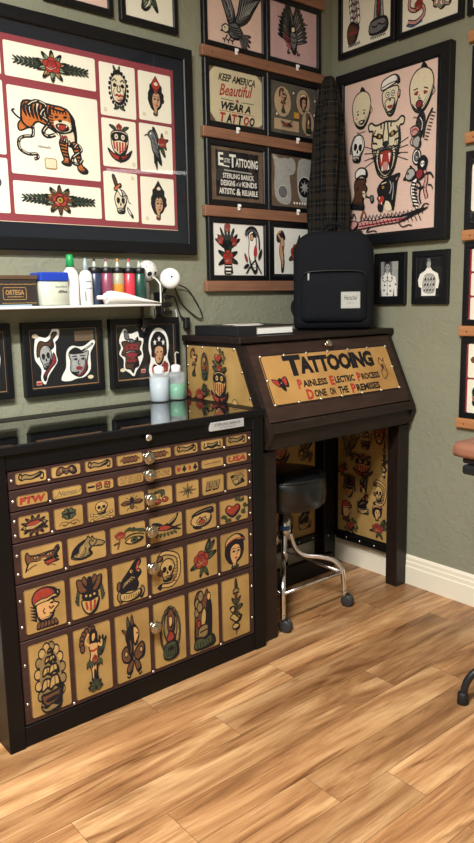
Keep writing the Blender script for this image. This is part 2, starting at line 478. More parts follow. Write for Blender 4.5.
def star(a, x, y, r, col='black', n=5, inner=.42, rot=90, w=0):
    P = [Vector((x + (r if k % 2 == 0 else r * inner) * cos(radians(rot) + pi * k / n), y + (r if k % 2 == 0 else r * inner) * sin(radians(rot) + pi * k / n))) for k in range(2 * n)]
    a.f(col, P, False)
    if w: a.l('black', w, P, True, False)
def wing(a, x, y, L, ang, n=6, col='cream', flip=1, spread=70):
    with a.at(x, y, L / 100, ang, 1, flip):
        for k in range(n):
            t = k / max(1, n - 1); leaf(a, 8 * k, -3 * k, 100 - 38 * t, -spread * t, col, 24)
        a.o('black', '-8 -8 0 14 40 22 86 16 60 4 26 -4 10 -16', 4)
def skull(a, x=0, y=0, r=60, rot=0, bone='cream'):
    with a.at(x, y, r / 100, rot):
        a.o(bone, '-52 -58 -70 -20 -78 30 -50 82 5 100 58 78 80 25 66 -22 50 -60 46 -95 0 -104 -44 -95', 10)
        a.f('black', '-52 -2 -50 28 -22 34 -8 10 -20 -14 -40 -18'); a.f('black', '52 -2 50 28 22 34 8 10 20 -14 40 -18')
        a.f('black', '-12 -30 0 -4 12 -30 0 -38')
        a.l('black', 7, '-44 -62 0 -54 44 -62'); a.l('black', 6, '-38 -80 0 -76 38 -80')
        for k in range(-2, 3): a.l('black', 5, [(k * 16, -56), (k * 15, -96)], sm=False)
        a.l('grey', 7, '30 80 54 58 62 30')
def banner(a, x, y, w, h, col='cream', rot=0, txt=None):
    with a.at(x, y, 1, rot):
        a.o('gold', [(-w * .62, -h * .2), (-w * .8, h * .9), (-w, h * .1), (-w * .75, -h * .9)], 5)
        a.o('gold', [(w * .62, -h * .2), (w * .8, h * .9), (w, h * .1), (w * .75, -h * .9)], 5)
        a.o(col, [(-w * .7, -h * .5), (0, -h * .9), (w * .7, -h * .5), (w * .7, h * .5), (0, h * .2), (-w * .7, h * .5)], 5)
        for k in range(-3, 4): a.l('black', 4, [(k * w * .17 - w * .03, -h * .5), (k * w * .17 + w * .03, h * .05)], sm=False)
def scribble(a, x0, x1, y, h, col='black', w=5, n=9):
    rnd = random.Random(int(x0 * 7 + y * 13 + n)); P = []
    for k in range(n * 2 + 1):
        t = k / (n * 2); P.append(Vector((x0 + (x1 - x0) * t + rnd.uniform(-.012, .012) * (x1 - x0), y + (h if k % 2 else -h * .4) * rnd.uniform(.3, 1))))
    a.l(col, w, P)
def face(a, x=0, y=0, s=1, hair='black', skin='skin', flip=1):
    with a.at(x, y, s, 0, flip, 1):
        a.o(hair, '-58 -40 -78 0 -70 50 -35 86 20 88 62 58 66 10 52 -30 20 -55 -30 -62', 6)
        a.o(skin, '-22 -60 -38 -20 -34 30 0 52 34 40 44 8 36 -30 14 -56 8 -90 -30 -90', 5)
        a.f('black', '-22 8 -10 16 2 8 -10 2'); a.f('black', '16 8 26 15 38 8 26 2')
        a.l('black', 4, '-26 22 -10 28 4 22'); a.l('black', 4, '14 22 28 27 40 20')
        a.l('black', 4, '12 8 16 -10 8 -14'); a.f('red', '-6 -28 6 -24 18 -28 6 -38')
        a.c('pink', -20, -12, 9); a.c('pink', 34, -12, 7)
def pompadour(a, gem='red'):
    face(a, 0, -24, .85); a.c('black', -50, 4, 20); a.c('black', 52, 4, 18)
    a.o('black', '-44 20 -50 55 -20 60 0 70 24 60 50 52 44 20 0 34', 5)
    a.o(gem, [(0, 104), (42, 56), (0, 8), (-42, 56)], 6, sm=False); a.f('cream', '-16 62 4 74 20 60 0 54'); a.l('black', 4, '-30 40 0 30 30 40')
    a.c('black', -56, -20, 16); a.c('black', 56, -20, 16); a.l('red', 6, '-12 -98 0 -104 14 -98'); leaf(a, 0, -92, 22, 250)
def clown(a):
    for k in range(22):
        t = 2 * pi * k / 22; a.c('black', 66 * cos(t), 84 * sin(t), 9)
    a.o('cream', '-52 0 -48 48 0 76 48 48 52 0 40 -50 0 -72 -40 -50', 6)
    leaf(a, -10, 66, 50, 120, 'green'); leaf(a, 0, 66, 46, 75, 'sage'); a.o('black', '-40 66 0 92 30 70 0 74', 4)
    for q in (-1, 1):
        a.f('black', [(q * 12, 18), (q * 30, 28), (q * 42, 14), (q * 26, 8)]); a.l('green', 8, [(q * 14, 36), (q * 30, 46), (q * 44, 34)])
        a.l('black', 4, [(q * 30, 4), (q * 38, -16), (q * 30, -30)])
    a.l('black', 6, '-6 20 -12 -4 0 -12 12 -4 6 20')
    a.f('red', '-34 -34 -14 -20 0 -26 14 -20 34 -34 14 -32 0 -38 -14 -32'); a.f('red', '-20 -42 0 -48 20 -42 0 -56')
    leaf(a, 0, -80, 44, 200); leaf(a, 0, -80, 44, -20)
def shield_anchor(a):
    leaf(a, -20, 70, 55, 160); leaf(a, 20, 70, 55, 20); rose(a, 0, 82, 20, 'red')
    a.o('cream', '-56 54 -60 0 -40 -44 0 -66 40 -44 60 0 56 54 0 66', 6)
    for k in range(-2, 3): a.l('red', 13, [(k * 22, 8), (k * 18, -50 + abs(k) * 10)], sm=False)
    a.f('black', '-54 48 0 60 54 48 52 10 0 16 -52 10'); a.c('cream', -24, 34, 13); a.c('cream', 24, 34, 13); a.c('black', -24, 34, 5); a.c('black', 24, 34, 5)
    a.o('red', '-88 -28 -60 -70 0 -92 60 -70 88 -28 52 -50 0 -62 -52 -50', 6); a.f('black', '-14 -76 0 -100 14 -76 0 -64')
    a.l('black', 6, '-88 -28 -76 -46 -64 -40'); a.l('black', 6, '88 -28 76 -46 64 -40')
def bird_rose(a):
    leaf(a, 10, 30, 90, 110); leaf(a, 20, -30, 60, 230); leaf(a, 30, 20, 70, -60)
    rose(a, 45, 38, 30, 'red', 5); a.o('grey', '-60 70 -40 92 -12 82 10 30 24 -30 34 -86 0 -50 -30 -10 -40 40', 6)
    for k in range(5): a.l('black', 6, [(-30 + 9 * k, 60 - 26 * k), (-8 + 9 * k, 40 - 26 * k)])
    a.l('black', 7, '-60 70 -84 62'); a.c('white', -40, 76, 5); leaf(a, -16, -20, 90, 280, 'black', 20)
def skull_dagger(a):
    a.o('brown', '-62 96 -44 100 -20 50 -38 42', 5); a.o('orange', '-50 42 -8 64 2 50 -42 28', 5)
    skull(a, -6, -22, 56); a.o('white', '-28 34 -12 40 12 10 0 2', 4); a.o('white', '40 -48 62 -66 84 -100 50 -74', 5); a.l('black', 5, '10 0 40 10 50 -20 70 -30')
def tigerhead(a, x=0, y=0, s=1, col='orange'):
    with a.at(x, y, s):
        a.o(col, '-66 62 -84 66 -90 84 -74 92 -50 80 0 86 50 80 74 92 90 84 84 66 66 62 72 20 58 -30 38 -80 0 -100 -38 -80 -58 -30 -72 20', 6)
        a.f('cream', '-50 0 -20 20 0 10 20 20 50 0 44 -50 0 -92 -44 -50')
        for q in (-1, 1):
            a.f('black', [(q * 12, 42), (q * 40, 54), (q * 50, 40), (q * 26, 32)]); a.c('yellow', q * 32, 43, 6)
            for k in range(4): a.l('black', 7, [(q * 74, 50 - 26 * k), (q * 50, 44 - 22 * k), (q * 44, 36 - 20 * k)], taper=True)
            a.l('black', 7, [(q * 8, 84), (q * 10, 60)]); a.l('black', 7, [(q * 26, 86), (q * 24, 66)])
            for k in range(4): a.l('black', 3, [(q * 30, -6 - 6 * k), (q * 110, 20 - 24 * k)])
        for q in (-1, 1):
            a.l('black', 6, [(q * 8, 70), (q * 14, 40), (q * 12, 14)]); a.l('black', 6, [(q * 22, -2), (q * 44, 2), (q * 50, -30), (q * 36, -70)]); a.l('black', 5, [(q * 52, 66), (q * 66, 40), (q * 60, 20)]); a.c('grey', q * 20, -4, 12, 9, 4)
        a.f('black', '-18 16 0 24 18 16 0 -2'); a.o('red', '-32 -14 0 -4 32 -14 30 -56 0 -84 -30 -56', 8)
        for q in (-1, 1):
            a.f('white', [(q * 26, -18), (q * 14, -18), (q * 20, -48)], False); a.f('white', [(q * 20, -70), (q * 10, -74), (q * 15, -52)], False)
        a.f('pink', '-12 -50 0 -44 12 -50 8 -70 -8 -70')
def tiger(a):
    X = lambda d: [(p.x * 2 / 4.74 - 100 + 0, 105 - p.y * 2 / 4.99) for p in Ink.pts(d)]
    # tail, haunch, body
    a.o('orange', X('84 200 60 230 66 262 100 246 130 220'), 3)
    a.l('black', 4, X('90 205 60 190 40 168 36 158 48 152'))
    a.o('orange', X('92 100 78 160 82 215 120 240 160 200 250 250 300 300 340 320 350 260 340 170 300 110 230 100 160 95'), 4)
    a.f('cream', X('236 200 250 250 290 300 336 300 334 230 300 230')); a.f('cream', X('110 110 130 104 128 150 112 160')); a.f('cream', X('150 104 172 104 170 150 156 150')); a.f('cream', X('190 150 206 160 214 200 196 196'))
    for k in range(9): a.l('black', 6.5, X(f'{100+18*k} {104-k} {92+18*k} {140} {104+18*k} {180+4*k}'), taper=True)
    # forelegs
    a.o('orange', X('262 290 266 340 280 392 266 410 284 424 312 424 310 400 300 340 300 300'), 3)
    a.o('orange', X('320 300 336 350 350 400 350 440 372 462 400 458 396 440 372 410 366 340 350 290'), 3)
    for k in range(5): a.l('black', 4.5, X(f'{262+4*k} {300+18*k} {292+3*k} {306+18*k}')); a.l('black', 4.5, X(f'{330+6*k} {330+18*k} {366+3*k} {322+18*k}'))
    # snake around it
    def snake(d, w):
        a.l('black', w, X(d)); a.l('cream', w * .2, [(x + w * .12, y + w * .1) for x, y in X(d)]); P = crom3(Ink.pts([tuple(p) for p in X(d)]), 4, False)
        for k in range(1, len(P) - 1, 4): a.c('black', P[k].x, P[k].y, w * .34)
    snake('100 130 150 92 200 110 170 160 210 200 180 250 200 275 240 260', 9)
    snake('130 230 128 280 90 290 60 310 60 360 100 384 140 380 146 400 128 408', 7)
    snake('330 330 350 300 372 330 330 370 322 400 350 412 376 380', 8)
    # head
    a.o('orange', X('220 116 222 140 206 170 226 220 262 246 300 240 334 220 342 170 320 130 300 110 290 126 246 122'), 4)
    a.f('cream', X('236 190 262 180 300 176 328 190 320 225 290 240 250 232'))
    a.o('red', X('248 206 276 196 306 204 306 224 276 236 254 224'), 3)
    a.f('white', X('256 204 262 204 259 216'), False); a.f('white', X('298 202 304 202 300 214'), False)
    a.f('black', X('256 178 276 172 280 184 264 190'), False)
    a.f('black', X('240 160 256 154 260 164 244 168')); a.f('black', X('286 152 304 150 304 160 290 164'))
    for k in range(5): a.l('black', 3, X(f'{236+16*k} 124 {240+15*k} 142')); a.l('black', 3, X(f'214 {150+16*k} 234 {156+14*k}')); a.l('black', 3, X(f'340 {150+14*k} 322 {156+12*k}'))
    for k in range(6): a.l('black', 3, X(f'{262+12*k} {250+8*k} {268+12*k} {270+8*k} {262+12*k} {286+8*k}'))
    a.l('crimson', 4, X('266 280 290 262 300 270'))
    a.rect('cream', *X('180 452')[0], *X('238 396')[0], 4, 2, 'gold'); scribble(a, -37, -10, -30, 4, 'lightgrey', 1.5, 8)
def eagle(a, col='grey'):
    a.o(col, '-14 -10 -34 30 -62 90 -96 140 -60 146 -24 96 4 44 8 6', 5); a.o(col, '6 -6 22 40 40 100 84 150 136 150 130 110 96 60 60 14', 5)
    for k in range(6): a.l('black', 5, [(-12 - 13 * k, 14 + 22 * k), (-20 - 13 * k, 44 + 20 * k), (-32 - 11 * k, 64 + 16 * k)], taper=True); a.l('lightgrey', 3, [(-4 - 13 * k, 20 + 22 * k), (-12 - 13 * k, 48 + 20 * k)])
    for k in range(7): a.l('black', 5, [(20 + 7 * k, 6 + 4 * k), (36 + 12 * k, 60 + 6 * k), (50 + 14 * k, 126 - 5 * k)], taper=True); a.l('lightgrey', 3, [(28 + 7 * k, 20 + 4 * k), (42 + 11 * k, 64 + 5 * k)])
    a.o(col, '-20 -4 10 6 34 -10 46 -34 24 -44 -6 -44 -26 -26', 5); a.o('cream', '-50 -16 -36 -6 -20 -10 -16 -26 -34 -32 -48 -28', 4); a.f('black', '-48 -24 -60 -30 -50 -32'); a.c('black', -38, -17, 3)
    for k in range(5): leaf(a, 30, -34, 52, 10 - 20 * k, col, 22)
    for x in (-40, -22, -4): a.l('black', 5, [(x + 12, -38), (x, -54), (x - 10, -52)]); a.l('black', 4, [(x, -54), (x - 2, -64)])
    for k in range(4): a.l('black', 4, [(-18 + 4 * k, -8 - 8 * k), (4 + 4 * k, -12 - 7 * k), (24 + 4 * k, -8 - 8 * k)])
def eagle_flag(a):
    for q in (-1, 1):
        for k in range(9): leaf(a, q * 4, -40 + 7 * k, 88 + 3 * k, 90 + q * (72 - 7 * k), 'lightgrey' if k % 2 else 'grey', 15)
        a.l('black', 5, [(0, -60), (q * 20, 0), (q * 46, 44), (q * 80, 56)])
    for k in range(4): a.l('crimson', 6, [(-52 + 5 * k, -8 - 14 * k), (-24, -22 - 12 * k), (4, -46 - 7 * k)])
    a.o('grey', '-14 4 10 8 22 -20 8 -84 -12 -50', 5); a.o('cream', '-8 26 8 28 14 10 -8 6', 4); a.l('black', 5, '-10 -10 4 -18 14 -8'); a.l('black', 5, '-8 -30 4 -38 12 -28')
    a.l('black', 6, '-24 -66 -30 -84 -16 -78'); a.l('black', 6, '20 -66 26 -84 36 -74')
def ship(a):
    for k in range(16):
        t = 2 * pi * k / 16 + .2; a.c('cream' if k % 3 else 'gold', 62 * cos(t), 88 * sin(t), 17, 15, 5)
    a.c('gold', 0, 4, 54, 76)
    for x, y, w, h in ((-20, -22, 26, 30), (20, -20, 28, 34), (-16, 18, 22, 22), (18, 20, 24, 24), (-8, 50, 16, 16), (14, 52, 16, 16), (4, 76, 12, 10)):
        a.o('cream', [(x - w, y - h * .5), (x - w * .6, y + h * .5), (x + w * .6, y + h * .5), (x + w, y - h * .5), (x, y - h * .3)], 6)
        a.l('black', 4, [(x, y - h * .3), (x, y + h * .5)])
    a.o('brown', '-50 -50 -20 -48 30 -44 60 -34 40 -78 0 -86 -36 -80', 7); a.f('black', '-30 -64 30 -58 20 -70 -20 -74')
    a.o('blue', '-56 -78 -30 -88 0 -80 30 -88 50 -76 40 -98 0 -102 -40 -98', 5)
def pinup(a):
    for k in range(6): leaf(a, 44, 10, 62, 60 + 18 * k, 'green' if k % 2 else 'darkgreen', 24)
    for k in range(7):
        t = radians(70 + 22 * k); a.c('rust' if k % 2 else 'brown', -12 + 48 * cos(t), 60 + 36 * sin(t), 12, 12, 5)
    a.o('black', '-16 60 -12 88 10 94 24 80 22 56 8 60', 4); a.o('skin', '-6 62 -4 82 12 84 16 66 6 58', 4)
    a.o('skin', '-22 52 0 56 26 50 22 20 30 -2 18 -30 14 -76 6 -76 4 -34 0 -34 -4 -76 -12 -74 -14 -30 -26 -4 -16 20', 5)
    a.l('skin', 9, '-20 50 -40 64 -20 86'); a.l('skin', 9, '26 48 44 40 46 58'); a.l('red', 7, '-16 34 0 30 20 34')
    for k in range(7): leaf(a, -30 + 11 * k, 2 + 3 * (k % 2), 24, 250 + 6 * k, 'green' if k % 2 else 'darkgreen', 50)
    rose(a, 6, 4, 14, 'red'); 
    for k in range(7): leaf(a, 0, -88, 42, 10 + 26 * k, 'green', 34)
def moth_lady(a):
    a.o('rust', '-6 -20 -40 4 -68 -10 -62 -40 -30 -50 -8 -44', 6); a.o('rust', '6 -20 44 4 66 -10 60 -40 30 -50 8 -44', 6)
    a.c('cream', -44, -20, 9, 9, 4); a.c('cream', 44, -20, 9, 9, 4)
    a.o('rust', '-6 -44 -34 -56 -44 -80 -20 -86 -4 -60', 5); a.o('rust', '6 -44 30 -56 40 -80 18 -86 4 -60', 5); a.l('black', 6, '-20 -84 -30 -98 -44 -92'); a.l('black', 6, '20 -84 30 -98 44 -92')
    a.o('black', '-36 10 -44 40 -20 66 12 66 26 40 0 20 -4 -30 -22 -30', 5); a.o('skin', '4 60 26 52 34 34 24 10 8 0 2 24', 5)
    a.f('black', '16 36 26 40 28 34'); a.f('red', '20 16 28 18 24 10'); a.o('green', '-34 60 -30 98 -16 66', 5); a.o('rust', '-12 66 -4 100 6 66', 5); leaf(a, -36, 44, 34, 150, 'rust')
    a.l('rust', 7, '-20 20 -14 0 -18 -20')
def wreath_lady(a):
    for q in (-1, 1):
        for k in range(8):
            t = radians(-70 + 20 * k); leaf(a, q * 60 * cos(t), 5 + 76 * sin(t), 34, 90 + q * (20 * k - 60), 'green' if k % 2 else 'brown', 40)
    a.c('gold', 0, 18, 42, 54, 6); a.o('brown', '-16 60 4 78 22 60 30 20 10 -10 -16 10', 5); a.o('skin', '-8 50 10 50 14 24 0 14 -10 30', 4)
    a.o('red', '-28 -22 0 6 30 -22 0 -34', 6); a.o('green', '-40 -40 0 -30 40 -40 46 -78 0 -90 -46 -78', 6)
    for k in range(6): a.l('black', 5, [(-34 + 13 * k, -42), (-28 + 10 * k, -80)])
    a.f('black', '-20 -54 0 -46 20 -54 0 -62')
def couple(a):
    a.o('brown', '-60 40 -64 70 -46 96 -16 98 0 80 20 100 30 84 22 50 26 -30 30 -70 -60 -70 -66 -20', 6)
    for x, y, r in ((-44, 60, 18), (-22, 82, 18), (-50, 30, 16), (-30, 46, 18)): a.c('grey', x, y, r, r, 6)
    a.o('black', '22 60 44 60 52 20 44 -70 20 -70 16 10', 5); a.c('skin', 32, 74, 12, 14, 5); a.o('cream', '-20 20 0 40 12 20 10 -20 -20 -20', 5)
    a.c('red', -40, -10, 13, 13, 4); a.o('gold', '-36 -24 20 -20 24 -60 -40 -60', 5); a.l('black', 5, '-34 -40 20 -36')
    a.o('darkgreen', '-68 -66 -30 -58 0 -66 40 -58 66 -70 60 -96 -62 -96', 6)
    for k in range(6): a.l('black', 5, [(-56 + 20 * k, -70), (-50 + 20 * k, -92)])
def dagger(a):
    a.o('brown', '-7 70 -5 98 5 98 7 70', 6); a.o('grey', '-22 62 0 72 22 62 22 52 -22 52', 6, sm=False)
    a.o('rust', '-8 52 -6 -70 0 -98 6 -70 8 52', 6, sm=False)
    for q in (-1, 1):
        leaf(a, 0, 10, 44, 90 - q * 50); leaf(a, 0, -4, 50, 90 - q * 80, 'darkgreen'); leaf(a, 0, -16, 34, 90 - q * 115)
    a.o('cream', '-46 -30 -20 -18 20 -40 40 -30 30 -44 0 -52 -30 -38', 5); a.o('cream', '-30 -60 -4 -54 22 -66 10 -76 -24 -72', 5); a.o('cream', '-44 0 -20 8 -10 -8 -30 -12', 4)
def wolf(a):
    a.o('black', '-60 -40 -52 10 -20 44 4 68 30 96 56 100 64 84 46 60 60 46 62 28 40 6 46 -20 30 -44 -10 -40', 6)
    a.f('red', '34 66 50 92 58 86 44 62 52 46 38 44'); a.c('cream', 6, 50, 8); a.c('black', 8, 50, 4); a.f('white', '40 60 44 70 48 62'); a.f('white', '50 50 46 40 54 42')
    for k in range(4): a.l('grey', 6, [(-44 + 12 * k, -20 + 8 * k), (-30 + 12 * k, 4 + 6 * k), (-16 + 14 * k, -6 + 6 * k)])
    a.o('rust', '-60 -36 -78 -20 -74 10 -56 10', 5); banner(a, 0, -62, 80, 34); a.l('rust', 8, '-60 -70 -66 -96')
def skull_snake(a):
    a.l('black', 26, '-56 70 -30 92 20 84 60 60 70 10 60 -40 20 -76 -40 -70 -62 -84'); a.l('cream', 14, '-56 70 -30 92 20 84 60 60 70 10 60 -40 20 -76 -40 -70')
    for t in range(8): a.l('brown', 6, [(66 - 2 * t, 50 - 16 * t), (54 - 4 * t, 44 - 15 * t)])
    skull(a, -4, 4, 56); a.o('brown', '-70 60 -50 84 -30 70 -44 56', 5); a.c('rust', -48, -4, 15, 14, 5); a.l('rust', 6, '20 -20 36 -40 30 -56')
def rose_big(a):
    leaf(a, 20, 20, 90, 70); leaf(a, 10, 0, 90, 20); leaf(a, -10, -10, 80, 200); leaf(a, 0, -30, 70, 300); leaf(a, 0, -30, 64, 250); leaf(a, 30, 30, 80, 50, 'darkgreen')
    rose(a, -10, 4, 48, 'red'); a.o('green', '20 60 40 90 50 60 34 50', 5)
def lady_hat(a):
    face(a, 0, -14, .92); a.o('cream', '-70 30 -56 66 0 88 50 74 72 44 40 50 0 56 -40 44', 6); a.l('red', 6, '-60 40 -20 58 30 62 68 50'); a.o('black', '-62 20 -70 -20 -44 -24 -40 10', 4); a.o('black', '52 20 62 -10 44 -24 40 10', 4)
    for k in range(5): a.c('green', -22 + 10 * k, -88 - 3 * (k % 2), 6, 6, 3)
def redcap(a):
    a.o('skin', '-40 30 -44 -20 -30 -56 10 -62 34 -44 40 -20 66 4 40 20 40 44', 6); a.o('red', '-54 20 -64 54 -40 86 10 92 54 74 62 44 50 50 20 38 -20 34', 6)
    a.o('cream', '-52 22 -50 34 -20 44 10 44 44 54 60 44 56 60 66 68 74 54 62 36 36 38 10 30 -20 28', 4)
    for k in range(5): a.o('black', [(-48, 16 - 14 * k), (-76, 22 - 14 * k), (-46, 4 - 14 * k)], 3, sm=False)
    a.f('black', '18 16 34 22 38 12'); a.l('black', 6, '10 28 26 34 42 28'); a.l('black', 6, '16 -28 30 -30 44 -24'); a.l('rust', 6, '-6 0 -14 -14 -4 -26'); a.l('rust', 8, '40 0 24 -8 16 4')
    for k in range(6): a.o('rust', [(-44 + 16 * k, -60), (-50 + 18 * k, -86), (-30 + 17 * k, -84), (-30 + 15 * k, -60)], 4)
def moth_shield(a):
    for q in (-1, 1):
        a.o('rust', [(q * 8, 40), (q * 40, 74), (q * 66, 78), (q * 60, 30), (q * 36, 10), (q * 10, 8)], 6); a.o('brown', [(q * 10, 60), (q * 26, 90), (q * 40, 70), (q * 16, 30)], 5)
        for k in range(4): leaf(a, q * 60, -40 + 14 * k, 36, 90 - q * 30 + q * 8 * k, 'green')
    a.o('black', '-12 70 0 84 12 70 14 0 0 -20 -14 0', 4); a.o('black', '-40 6 -20 14 0 6 20 14 40 6 38 -14 0 -22 -38 -14', 5); a.c('cream', -22, -2, 6); a.c('cream', 0, -6, 6); a.c('cream', 22, -2, 6)
    a.o('cream', '-46 -20 0 -28 46 -20 34 -70 0 -94 -34 -70', 6)
    for k in (-1, 0, 1): a.l('red', 12, [(k * 24, -30), (k * 18, -78 + abs(k) * 10)])
def devil_mask(a):
    a.o('brown', '-80 50 -72 76 -60 50 -20 44 20 50 60 56 76 84 84 50 70 20 76 -10 60 0 20 -10 -20 -6 -50 4 -70 -10 -84 -60 -74 -20 -80 20', 6)
    a.c('cream', -30, 26, 14, 9, 5); a.c('cream', 34, 30, 14, 9, 5); a.c('black', -30, 26, 5); a.c('black', 34, 30, 5)
    a.l('black', 7, '-60 40 -30 44 0 30 34 48 66 46'); a.f('cream', '-60 0 -30 -6 0 -2 0 -14 -40 -16'); a.o('red', '10 -16 50 -10 80 -26 40 -34 20 -40', 5); a.l('rust', 7, '-76 -50 -50 -30 -30 -24')
    a.l('rust', 6, '20 -50 40 -44 60 -60'); a.f('cream', '-10 6 6 12 20 6 6 0')
def horse(a):
    a.o('grey', '-84 -50 -70 0 -40 40 -4 66 6 90 18 66 28 84 36 60 60 44 88 24 92 8 76 -6 50 0 24 4 10 -20 20 -56 -30 -74', 6)
    a.o('black', '-84 -40 -76 4 -46 44 -6 68 -20 40 -40 20 -50 -20 -70 -30', 4); a.c('black', 30, 44, 6); a.l('black', 5, '78 16 86 14'); a.l('black', 5, '50 6 70 4 82 0'); a.l('black', 6, '50 44 44 20 26 6'); a.l('black', 6, '28 60 10 40 20 10')
    a.l('sage', 7, '-30 -60 -10 -20 -10 10'); a.l('cream', 6, '-50 -50 -30 -10 -20 20')
def rose_eye(a):
    rose(a, -46, 30, 30, 'red'); a.l('rust', 10, '-50 0 -56 -40 -64 -70'); 
    for k in range(6): leaf(a, -20 + 18 * k, 46 + 4 * (k % 2), 44, 40 - 18 * k, 'green' if k % 2 else 'darkgreen', 40)
    a.o('cream', '-20 -30 10 -6 50 -6 84 -24 50 -50 10 -52', 7); a.c('sage', 32, -28, 20, 20, 5); a.c('black', 32, -28, 9); a.l('black', 7, '-24 -4 10 18 54 18 90 0'); leaf(a, -58, -20, 30, 200)
def swallow(a):
    a.o('black', '-20 20 20 40 60 80 76 96 60 50 40 20 10 0', 5); a.o('black', '-10 10 -50 50 -88 56 -60 30 -40 0', 5)
    a.o('red', '-70 8 -50 24 -10 22 30 4 50 -10 20 -22 -30 -16', 6); a.o('blue', '-70 10 -60 26 -40 24 -46 6', 5); a.l('black', 5, '-70 12 -90 4'); a.c('white', -58, 16, 4)
    a.o('black', '40 -6 96 0 60 -14 90 -38 30 -18', 5); a.l('cream', 6, '10 30 40 50 62 80'); 
    for k in range(6): leaf(a, -50 + 18 * k, -34, 34, 240 + 14 * k, 'darkgreen', 44)
def bulldog(a):
    a.o('cream', '-60 -40 -70 0 -40 40 0 50 50 40 66 0 50 -50 0 -70', 6); a.o('black', '-66 30 -40 60 10 76 70 80 80 40 60 30 20 46 -30 34', 5); a.l('gold', 5, '-40 48 10 62 66 66')
    a.c('cream', 0, -20, 34, 28, 6); a.c('red', 0, -24, 22, 15, 5); a.f('black', '-20 12 -6 18 -8 6'); a.f('black', '14 12 30 18 26 6'); a.f('black', '-10 -2 0 4 10 -2 0 -8'); a.o('black', '-60 -50 -30 -60 0 -80 -40 -76', 4)
def heart_ivy(a):
    with a.at(-10, 0, .85): a.o('red', '0 -70 -50 -20 -60 30 -34 58 0 36 34 58 60 30 50 -20', 8); a.f('pink', '-40 30 -30 44 -18 40 -30 24')
    for x, y, r in ((50, 60, 60), (64, 20, -10), (50, -20, -40), (20, -56, -80), (-62, -30, 200), (-40, -60, 230), (30, 84, 100)): leaf(a, x, y, 36, r, 'darkgreen', 80); leaf(a, x, y, 30, r + 60, 'green', 70)
def burst_banner(a):
    for k in range(12): leaf(a, 0, 0, 92, 30 * k + 8, 'rust' if k % 2 else 'brown', 26)
    a.o('red', '-54 10 -30 34 20 40 56 16 50 -20 10 -36 -40 -30', 6); banner(a, 0, 0, 78, 26, rot=12)
def clover(a):
    for k in range(4): 
        with a.at(0, 34, 1, 90 * k + 45): a.o('darkgreen', '0 0 -22 20 -26 42 -8 48 0 38 8 48 26 42 22 20', 6)
    a.l('black', 7, '0 30 4 0 -4 -20'); a.l('brown', 5, '-70 -60 -50 -34 -10 -40 -20 -62 -50 -56 -30 -70 0 -46 30 -70 50 -56 20 -62 10 -40 50 -34 70 -60')
def crossbones(a):
    for q in (-1, 1):
        a.l('black', 20, [(-70 * q, -80), (70 * q, -30)]); a.l('cream', 11, [(-70 * q, -80), (70 * q, -30)])
        for s_ in (-1, 1): a.c('cream', 72 * s_ * q, -56 + 26 * s_ , 12, 12, 5)
    skull(a, 0, 24, 56, 0)
def bug(a):
    a.o('black', '-10 -50 -16 0 -12 44 0 56 12 44 16 0 10 -50', 3)
    for q in (-1, 1):
        a.o('rust', [(q * 8, 16), (q * 50, 30), (q * 86, 10), (q * 60, -12), (q * 12, -4)], 6); a.l('black', 4, [(q * 10, 8), (q * 70, 8)])
        for k in range(3): a.l('black', 5, [(q * 8, 30 - 30 * k), (q * 34, 50 - 50 * k), (q * 40, 66 - 66 * k)])
        a.l('black', 4, [(q * 4, 54), (q * 16, 76)])
    for k in range(3): a.l('gold', 5, [(-10, -10 - 14 * k), (10, -10 - 14 * k)])
def cherries(a):
    a.l('black', 6, '-20 -30 0 30 30 60'); a.l('black', 6, '34 -20 34 20 30 60'); leaf(a, 30, 60, 90, 190); leaf(a, 30, 60, 70, 250, 'darkgreen')
    a.c('red', -24, -44, 27, 25, 7); a.c('red', 36, -34, 26, 24, 7); a.c('pink', -32, -36, 6); a.c('pink', 28, -26, 6)
def nautical(a):
    for k in range(8):
        t = radians(45 * k + 90); R = 80 if k % 2 == 0 else 62; t2 = t + radians(22); c = Vector((R * cos(t), R * sin(t))); m = Vector((26 * cos(t2), 26 * sin(t2))); m2 = Vector((26 * cos(t - radians(22)), 26 * sin(t - radians(22))))
        a.f('black', [(0, 0), m, c], False); a.l('black', 4, [(0, 0), m2, c], False, False)
def tiles(a):
    for x in (-36, 30):
        a.o('gold', [(x - 34, -44), (x + 18, -40), (x + 34, 44), (x - 18, 40)], 6, sm=False); a.o('black', [(x - 40, -56), (x + 14, -50), (x + 18, -40), (x - 34, -44)], 4, sm=False)
        a.l('black', 6, [(x - 8, 24), (x + 6, 18), (x - 6, 2), (x + 8, -8), (x - 10, -20)])
def bull(a):
    a.o('grey', '-60 40 -30 50 0 40 30 50 60 30 50 0 60 -30 20 -50 -20 -60 -44 -20', 6); a.f('black', '-70 44 -40 56 -34 30 -60 26'); a.f('black', '40 10 70 -20 60 -44 30 -20')
    a.c('cream', -16, -20, 26, 20, 6); a.c('black', -22, -20, 6); a.c('black', 0, 20, 7)
    for k in range(5): a.l('black', 5, [(-20 + 16 * k, 56), (-24 + 20 * k, 80)])
def suits(a):
    for x, k in ((-72, 0), (-24, 1), (24, 2), (72, 3)):
        if k == 0: a.f('red', [(x, -14), (x - 18, 6), (x - 10, 18), (x, 10), (x + 10, 18), (x + 18, 6)])
        if k == 1 or k == 3:
            for dx, dy in ((-9, -2), (9, -2), (0, 11)): a.c('black', x + dx, dy, 9)
            a.f('black', [(x - 6, -18), (x + 6, -18), (x, 0)], False)
        if k == 2: a.f('red', [(x, 20), (x + 13, 0), (x, -20), (x - 13, 0)], False)
